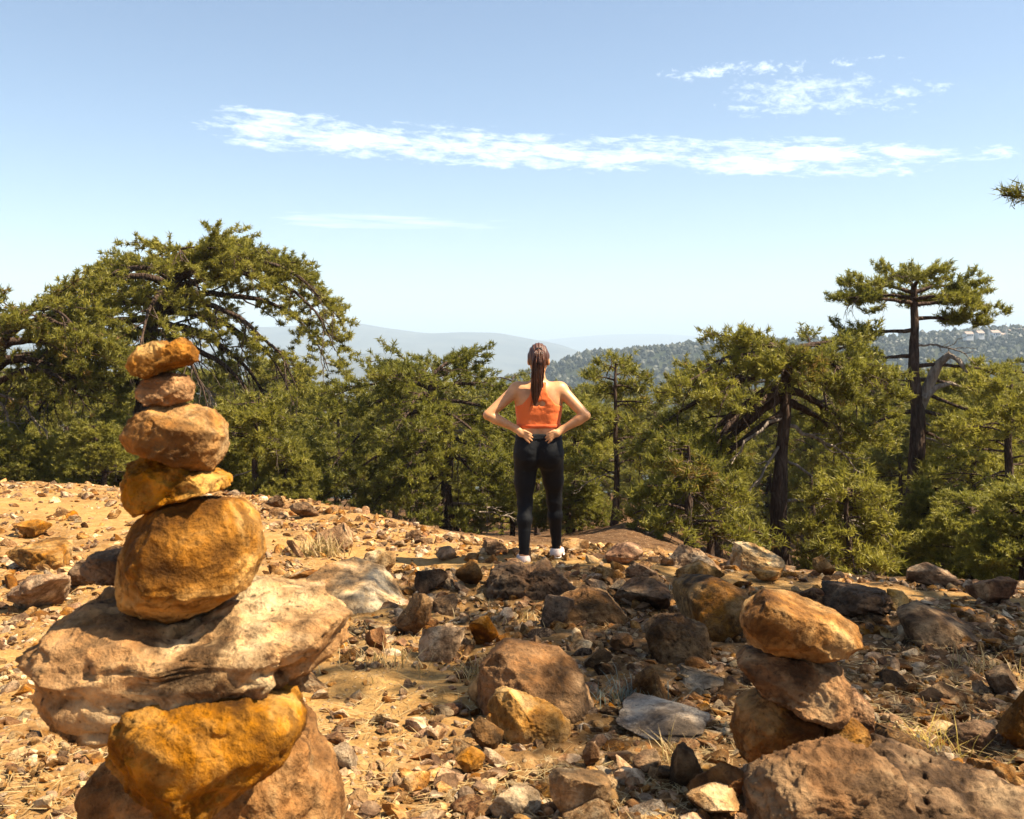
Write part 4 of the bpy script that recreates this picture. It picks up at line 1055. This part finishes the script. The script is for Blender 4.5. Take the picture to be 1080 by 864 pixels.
def hip_prims(S):
    S.cap((-.080, -.002, .925), (.080, -.002, .925), .092, k=.05)            # hips
    S.ell((-.078, -.040, .870), (.096, .090, .125), .035); S.ell((.078, -.040, .870), (.096, .090, .125), .035)
def torso_prims(S):
    hip_prims(S)
    S.cap((-.055, 0, 1.045), (.055, 0, 1.045), .080, k=.10)                   # waist
    S.cap((-.065, 0, 1.13), (.065, 0, 1.13), .084, k=.08)
    S.cap((-.075, -.005, 1.22), (.075, -.005, 1.22), .088, k=.08)             # ribs
    S.cap((-.095, -.01, 1.30), (.095, -.01, 1.30), .078, k=.07)               # shoulder blades
    S.ell((-.065, .085, 1.25), (.062, .055, .06), .05); S.ell((.065, .085, 1.25), (.062, .055, .06), .05)
    S.cap((-.14, -.005, 1.355), (.14, -.005, 1.355), .046, k=.06)             # shoulder girdle
    S.cap((0, -.01, 1.36), (0, .012, 1.48), .058, .048, k=.05)               # neck
def leg_prims(S):
    for sx, kn, an in ((-1, (-.105, .015, .47), (-.112, -.03, .095)), (1, (.125, .13, .475), (.146, .235, .095))):
        hip = np.array((sx * .092, -.005, .84)); kn, an = np.array(kn), np.array(an)
        md = hip * .45 + kn * .55 + np.array([sx * .006, .008, 0])
        S.cap(hip, md, .096, .071, k=.03); S.cap(md, kn, .069, .050, k=.03)
        mid = kn + (an - kn) * .30 + np.array([0, -.016, 0])
        S.cap(kn, mid, .048, .049, k=.035); S.cap(mid, an, .047, .032, k=.03)
LO, HI, HH = (-.50, -.30, -.02), (.50, .46, 1.76), .0065
TS = SDF(LO, HI, HH); torso_prims(TS)
LG = SDF(LO, HI, HH); 
hip_prims(LG); LG.cap((-.058, 0, 1.03), (.058, 0, 1.03), .080, k=.10); leg_prims(LG)
BD = SDF(LO, HI, HH); torso_prims(BD); leg_prims(BD)
# arms, hands on the hips
for sx, el, wr in ((-1, (-.385, -.10, 1.160), (-.172, -.085, 1.055)), (1, (.352, -.10, 1.155), (.178, -.085, 1.050))):
    sh = np.array((sx * .170, -.005, 1.345)); el, wr = np.array(el), np.array(wr)
    BD.ell(sh, (.056, .054, .058), .04); BD.cap(sh, el, .050, .036, k=.02)
    mid = el + (wr - el) * .3; BD.cap(el, mid, .036, .040, k=.008); BD.cap(mid, wr, .040, .024, k=.006)
    palm = np.array((sx * .132, -.112, 1.022)); BD.cap(wr, palm, .025, .030, k=.02, sy=.7)
    for f, (dz, ln_) in enumerate(((.028, .062), (.008, .070), (-.012, .066), (-.030, .052))):
        k0 = palm + np.array((-sx * .018, -.008, dz * .8)); k1 = k0 + np.array((-sx * ln_ * .55, -.006, -.022 + dz * .25)); k2 = k1 + np.array((-sx * ln_ * .40, .010, -.018 + dz * .1))
        BD.cap(k0, k1, .0095, .0088, k=.004); BD.cap(k1, k2, .0088, .0075, k=.004)
    t0 = wr + np.array((sx * .004, .018, -.014)); t1 = t0 + np.array((sx * .004, .04, -.012)); t2 = t1 + np.array((-sx * .004, .03, -.006))
    BD.cap(t0, t1, .013, .011, k=.012); BD.cap(t1, t2, .011, .009, k=.006)
# head and face
BD.ell((0, .030, 1.580), (.073, .094, .105), .03); BD.ell((0, .062, 1.530), (.055, .062, .068), .03)
BD.cap((0, .118, 1.585), (0, .136, 1.553), .009, .014, k=.014)                # nose
BD.ell((0, .122, 1.512), (.024, .012, .010), .012)                            # mouth
BD.ell((-.028, .110, 1.602), (.024, .014, .009), .012); BD.ell((.028, .110, 1.602), (.024, .014, .009), .012)   # brows
for sx in (-1, 1): BD.ell((sx * .076, .022, 1.560), (.011, .020, .030), .008)   # ears
for sx, an in ((-1, (-.112, -.03, .095)), (1, (.146, .235, .095))):
    BD.cap(an, np.array(an) + (sx * .01, .10, -.055), .034, .026, k=.02)
person = tag(add_obj('person', None), 'woman in an orange sports top and black leggings standing with hands on hips', 'person')
SKIN, nt, b_ = new_mat('sunlit_skin')
tcs = N(nt, 'ShaderNodeTexCoord'); nt.links.new(ramp(nt, noise(nt, tcs.outputs['Object'], 11, 5, .6), [(.3, (.46, .205, .082)), (.55, (.57, .280, .122)), (.75, (.62, .325, .155))]), b_.inputs['Base Color']); b_.inputs['Roughness'].default_value = .48; b_.inputs['Subsurface Weight'].default_value = .12; b_.inputs['Subsurface Radius'].default_value = (.02, .008, .004); b_.inputs['Subsurface Scale'].default_value = .5
def fabric(name, c, sheen, bump=.3, rough=.75):
    m, nt, b = new_mat(name); b.inputs['Base Color'].default_value = (*c, 1); b.inputs['Roughness'].default_value = rough; b.inputs['Sheen Weight'].default_value = sheen; b.inputs['Specular IOR Level'].default_value = .22
    tc = N(nt, 'ShaderNodeTexCoord'); n1 = noise(nt, tc.outputs['Object'], 14, 4, .5, 1.2)
    bp = N(nt, 'ShaderNodeBump', i_Strength=bump, i_Distance=.02); nt.links.new(n1, bp.inputs['Height']); nt.links.new(bp.outputs[0], b.inputs['Normal']); return m
FB = None
M_top = fabric('orange_knit', (.72, .150, .035), .1); M_leg = fabric('black_lycra', (.005, .0055, .007), 0, .3, .72)
Xb, Yb, Zb = BD.grid(); back = (Yb < .02) & (Zb > .98) & (Zb < 1.40)
BD.F += np.where(back, .006 * np.exp(-(Xb / .014) ** 2) - .0045 * np.exp(-((np.abs(Xb) - .085) / .03) ** 2 - ((Zb - 1.29) / .05) ** 2), 0).astype(np.float32)
body = add_obj('body', BD.mesh('body'), SKIN, person)
X, Y, Z = TS.grid()
Ft = TS.F - .008
hem = 1.062
wz = np.interp(Z, [1.04, 1.18, 1.24, 1.30, 1.36, 1.42], [.30, .30, .125, .075, .052, .060])       # racer back on the back side
wf = np.interp(Z, [1.04, 1.24, 1.30, 1.34, 1.42], [.30, .30, .11, .09, .075])
half = np.where(Y < 0.01, wz, wf)
reg = np.maximum(np.maximum(hem - Z, Z - 1.405), (np.abs(X) - half) * .6)
reg = np.maximum(reg, np.where(np.abs(X) < .032, Z - 1.36, -1))                                       # neck scoop between straps
key = np.minimum(np.hypot((X + .024) / 1.25, Z - 1.245), np.hypot((X - .024) / 1.25, Z - 1.245)) - .021
key = np.where(Y < 0, key, .3)
reg = np.maximum(reg, -key)
tpo = add_obj('sports_top', TS.mesh('sports_top', np.maximum(Ft + (.003 * fbm(np.stack([X.ravel() * 12, Y.ravel() * 12, Z.ravel() * 30], -1), 2, 8).reshape(X.shape) * (np.abs(TS.F) < .03)), reg).astype(np.float32)), M_top, person)
add_obj('hem_band', TS.mesh('hem_band', np.maximum(TS.F - .0125, np.maximum(Z - 1.088, hem - .003 - Z)).astype(np.float32)), fabric('dark_orange_elastic', (.58, .10, .025), .1), tpo)
ankle = .078
Ql = np.stack([X.ravel() * 9, Y.ravel() * 9, Z.ravel() * 26], -1); band = np.abs(LG.F.ravel()) < .03
wr_ = np.zeros(X.size); wr_[band] = np.abs(fbm(Ql[band], 2, 5)); wk = np.exp(-((Z - .47) / .09) ** 2) + np.exp(-((Z - .13) / .06) ** 2) + .8 * np.exp(-((Z - .80) / .06) ** 2) + .25
LG.F += (wr_.reshape(X.shape) * .008 * wk).astype(np.float32)
Fl = np.maximum(LG.F - .007, np.maximum(Z - 1.012, ankle - Z)).astype(np.float32)
lgo = add_obj('leggings', LG.mesh('leggings', Fl), M_leg, person)
add_obj('waistband', LG.mesh('waistband', np.maximum(LG.F - .0105, np.maximum(Z - 1.016, .972 - Z)).astype(np.float32)), M_leg, lgo)
# hair
HS = SDF((-.13, -.17, 1.20), (.13, .17, 1.74), .005)
HS.ell((0, .022, 1.592), (.083, .100, .112), .02)
X2, Y2, Z2 = HS.grid()
cutf = np.maximum(Y2 - (.065 + (Z2 - 1.60) * .55), (1.525 + (Y2 + .06) * .10) - Z2)
HS.F = np.maximum(HS.F, cutf).astype(np.float32)
HS.F -= (.0028 * np.sin(X2 * 260 + Z2 * 30)).astype(np.float32)
HS.ell((0, -.088, 1.640), (.030, .030, .030), .03)
M_hair, nt, b_ = new_mat('brown_hair'); 
tc = N(nt, 'ShaderNodeTexCoord'); mp = N(nt, 'ShaderNodeMapping'); mp.inputs['Scale'].default_value = (1, 1, .12); nt.links.new(tc.outputs['Object'], mp.inputs[0])
hn = noise(nt, mp.outputs[0], 120, 4, .6, .4); nt.links.new(ramp(nt, hn, [(.3, (.018, .006, .003)), (.55, (.085, .028, .012)), (.75, (.22, .080, .034))]), b_.inputs['Base Color']); b_.inputs['Roughness'].default_value = .42
bp = N(nt, 'ShaderNodeBump', i_Strength=.6, i_Distance=.01); nt.links.new(hn, bp.inputs['Height']); nt.links.new(bp.outputs[0], b_.inputs['Normal'])
hair = add_obj('hair', HS.mesh('hair'), M_hair, person)
pt = MB(); rh = np.random.default_rng(4)
pc = np.array([(0, -.10, 1.650), (0, -.132, 1.63), (-.004, -.145, 1.56), (-.010, -.140, 1.47), (-.018, -.132, 1.38), (-.026, -.125, 1.30), (-.030, -.122, 1.235)])
pr_ = np.array([.018, .034, .045, .046, .041, .028, .008])
ts = np.linspace(0, 1, 22); tk = np.linspace(0, 1, len(pc)); PC = np.stack([np.interp(ts, tk, pc[:, k]) for k in range(3)], -1); PRr = np.interp(ts, tk, pr_)
pt.tube(PC, PRr * .72, 10)
for k in range(70):
    a = rh.uniform(0, 6.28); q = rh.uniform(.6, 1.08) ; wv = rh.uniform(0, 6)
    off = np.stack([np.cos(a + .5 * np.sin(ts * 4 + wv)) * PRr * q, np.sin(a + .5 * np.sin(ts * 4 + wv)) * PRr * q, 0 * ts], -1)
    n_ = int(rh.integers(17, 23)); pt.tube((PC + off)[:n_], np.linspace(.0055, .0015, n_), 4)
for k in range(26):
    a = rh.uniform(0, 6.28); t_ = np.linspace(0, 1, 7); st = PC[int(rh.integers(3, 14))]; ln_ = rh.uniform(.10, .22)
    pt.tube(st + np.stack([np.cos(a) * (.03 + .035 * t_ ** 2), -.01 + np.sin(a) * (.03 + .02 * t_), -ln_ * t_], -1), np.linspace(.0016, .0007, 7), 3)
add_obj('ponytail', pt.mesh('ponytail'), M_hair, hair)
mb = MB(); th = np.linspace(0, 2 * math.pi, 17); mb.tube(np.stack([np.cos(th) * .02, 0 * th - .112, np.sin(th) * .02 + 1.645], -1), .007, 8); add_obj('hair_tie', mb.mesh('hair_tie'), simple('black_elastic', (.02, .02, .02)), hair)
M_eye = simple('eye_white', (.75, .73, .70), .2)
for sx in (-1, 1):
    V0, F0 = ico(2); add_obj('eye', mesh_np('eye', V0 * np.array([.012, .008, .008]) + np.array((sx * .028, .110, 1.588)), [F0]), M_eye, body)
# shoes
M_shoe = simple('pale_pink_mesh_shoe', (.62, .50, .45), .8); M_sole = simple('white_rubber_sole', (.82, .80, .78), .6); M_sock = simple('dark_sock', (.03, .03, .04), .9)
for ax_, ay_, yaw in ((-.112, -.03, .12), (.146, .235, -.22)):
    SS = SDF((-.09, -.12, -.03), (.09, .26, .18), .005)
    SS.cap((0, -.035, .055), (0, .10, .045), .040, .040, k=.03); SS.cap((0, .10, .040), (0, .165, .030), .041, .030, k=.03); SS.cap((0, -.02, .06), (0, -.005, .105), .040, .040, k=.03)
    Xs, Ys, Zs = SS.grid(); top_open = np.maximum(-(np.hypot(Xs, Ys + .008) - .030), .095 - Zs)
    up = np.maximum(np.maximum(SS.F, .018 - Zs), Zs - (.086 + Ys * -.10)).astype(np.float32)
    o = add_obj('shoe', SS.mesh('shoe', up), M_shoe, person, loc=(ax_, ay_, 0), rot=(0, 0, yaw))
    sole = np.maximum(np.maximum(SS.F - .006, Zs - .026), -.002 - Zs).astype(np.float32); add_obj('sole', SS.mesh('sole', sole), M_sole, o)
    mb = MB(); mb.tube(np.array([[0, -.004, .062], [0, 0, .085], [0, .002, .10]]), [.037, .037, .036], 14); add_obj('sock', mb.mesh('sock'), M_sock, o)
px_, py_ = .203, 7.6
person.location = (px_, py_, H1(px_, py_) + .0)
PZ = CAMZ - (597 - HZ) / FOC * py_
person.location.z = PZ

# flat stones she stands on
for (fx, fy, lab) in ((-.112, .04, 'flat brown stone under the left shoe of the woman'), (.146, .31, 'flat buff stone under the right shoe of the woman')):
    gz = H1(px_ + fx, py_ + fy); top = PZ - .006; hh = max(.08, (top - gz) * 2 + .06)
    V, F = rock_verts(int(800 + fx * 100), (.42, .46, hh), 5, 8, .02)
    V[:, 2] = np.minimum(V[:, 2], hh * .38) ; V[:, 2] += top - hh * .38
    o = add_obj('rock', mesh_np('rock', V, [F]), MR['brown' if fx < 0 else 'tan'], loc=(px_ + fx, py_ + fy, 0)); tag(o, lab, 'rock')

# ------------------------------------------------------------------ air
HAZE_D = 2.1e-4
mb = MB(); mb.add(*box_np(-16500, 16500, -16500, 16500, -170, 190))
mz = bpy.data.materials.new('haze'); mz.use_nodes = True; nt = mz.node_tree; nt.nodes.remove(nt.nodes['Principled BSDF'])
pv = N(nt, 'ShaderNodeVolumePrincipled'); pv.inputs['Color'].default_value = (.64, .81, 1, 1); pv.inputs['Density'].default_value = HAZE_D; pv.inputs['Anisotropy'].default_value = 0
nt.links.new(pv.outputs[0], nt.nodes['Material Output'].inputs['Volume'])
tag(add_obj('haze', mb.mesh('haze', False), mz), kind='stuff')

# ------------------------------------------------------------------ light, sky, camera
w = bpy.data.worlds.new('World'); scene.world = w; w.use_nodes = True; nt = w.node_tree; L = nt.links.new
bg = nt.nodes['Background']; sky = N(nt, 'ShaderNodeTexSky', sky_type='NISHITA', sun_disc=False, sun_elevation=R(SUN_EL), sun_rotation=R(SUN_AZ), altitude=3000, air_density=1.2, dust_density=8.0, ozone_density=.4)
tc = N(nt, 'ShaderNodeTexCoord'); sp = N(nt, 'ShaderNodeSeparateXYZ'); L(tc.outputs['Generated'], sp.inputs[0])
azn = math_(nt, 'ARCTAN2', sp.outputs[0], sp.outputs[1]); eln = math_(nt, 'ARCSINE', sp.outputs[2])
def cloud(sa, se, thr0, thr1, a0, el0, slope, half, amin, amax, seed, amt):
    cv = N(nt, 'ShaderNodeCombineXYZ'); L(math_(nt, 'MULTIPLY', azn, sa), cv.inputs[0])
    L(math_(nt, 'MULTIPLY', math_(nt, 'ADD', eln, math_(nt, 'MULTIPLY', azn, -slope)), se), cv.inputs[1]); cv.inputs[2].default_value = seed
    nz = noise(nt, cv.outputs[0], 1.0, 12, .68, .5)
    line = math_(nt, 'ADD', el0, math_(nt, 'MULTIPLY', math_(nt, 'SUBTRACT', azn, a0), slope))
    q = math_(nt, 'DIVIDE', math_(nt, 'SUBTRACT', eln, line), half); band = math_(nt, 'SUBTRACT', 1.0, math_(nt, 'MULTIPLY', q, q), True)
    f1 = N(nt, 'ShaderNodeMapRange', i_1=amin, i_2=amin + .07); L(azn, f1.inputs[0]); f2 = N(nt, 'ShaderNodeMapRange', i_1=amax, i_2=amax - .30); L(azn, f2.inputs[0])
    m = math_(nt, 'MULTIPLY', math_(nt, 'MULTIPLY', band, f1.outputs[0]), f2.outputs[0])
    cv2 = N(nt, 'ShaderNodeVectorMath', operation='MULTIPLY'); L(cv.outputs[0], cv2.inputs[0]); cv2.inputs[1].default_value = (4.3, 2.2, 1)
    nz = math_(nt, 'ADD', nz, math_(nt, 'MULTIPLY', math_(nt, 'SUBTRACT', noise(nt, cv2.outputs[0], 1.0, 6, .65, .3), .5), .42))
    v = math_(nt, 'ADD', nz, math_(nt, 'MULTIPLY', math_(nt, 'SUBTRACT', m, 1.0), .42))
    mr = N(nt, 'ShaderNodeMapRange', i_1=thr0, i_2=thr1); L(v, mr.inputs[0])
    return math_(nt, 'MULTIPLY', math_(nt, 'MULTIPLY', mr.outputs[0], math_(nt, 'GREATER_THAN', m, .001)), amt)
c1 = cloud(15, 85, .36, .78, -.3, .204, -.052, .028, -.35, .62, 3.1, .72)
c2 = cloud(40, 110, .40, .80, .25, .232, -.06, .03, .16, .62, 8.4, .45)
c3 = cloud(5, 70, .38, .80, -.5, .123, -.02, .02, -.60, -.34, 5.2, .55)
c4 = cloud(3, 80, .36, .80, -.2, .117, -.004, .012, -.28, .16, 1.2, .45)
c5 = cloud(45, 110, .40, .75, .15, .258, 0, .012, .10, .52, 6.2, .6)
ct = c1
for c in (c2, c3, c4, c5): ct = math_(nt, 'MAXIMUM', ct, c)
hs = N(nt, 'ShaderNodeHueSaturation'); hs.inputs['Hue'].default_value = .495; hs.inputs['Saturation'].default_value = .92; hs.inputs['Value'].default_value = .98; L(sky.outputs[0], hs.inputs['Color'])
skyc = mixc(nt, ct, hs.outputs[0], (12.5, 12.8, 13.2))
L(skyc, bg.inputs[0]); bg.inputs[1].default_value = .069

sd = bpy.data.lights.new('sun', 'SUN'); sd.energy = 5.0; sd.angle = R(.5); sd.color = (1, .86, .64)
so = bpy.data.objects.new('sun', sd); col.objects.link(so)
from mathutils import Vector
sv = Vector((math.sin(R(SUN_AZ)) * math.cos(R(SUN_EL)), math.cos(R(SUN_AZ)) * math.cos(R(SUN_EL)), math.sin(R(SUN_EL))))
so.rotation_euler = sv.to_track_quat('Z', 'Y').to_euler()

cam = bpy.data.cameras.new('camera'); co = bpy.data.objects.new('camera', cam); col.objects.link(co)
co.location = (0, 0, CAMZ); co.rotation_euler = (R(90), 0, 0)
cam.sensor_width = 36; cam.lens = 36 * FOC / 1080; cam.shift_y = -(432 - HZ) / 1080; cam.clip_end = 60000; cam.clip_start = .05
cam.dof.use_dof = True; cam.dof.focus_distance = 7.2; cam.dof.aperture_fstop = 8.0
scene.camera = co
scene.view_settings.view_transform = 'Standard'; scene.view_settings.look = 'None'; scene.view_settings.exposure = 1.55; scene.view_settings.gamma = 1
scene.render.engine = 'CYCLES'
cy = scene.cycles
cy.use_denoising = True; cy.denoiser = 'OPENIMAGEDENOISE'
cy.max_bounces = 6; cy.diffuse_bounces = 3; cy.transmission_bounces = 3; cy.volume_bounces = 0; cy.transparent_max_bounces = 4
cy.volume_max_steps = 64
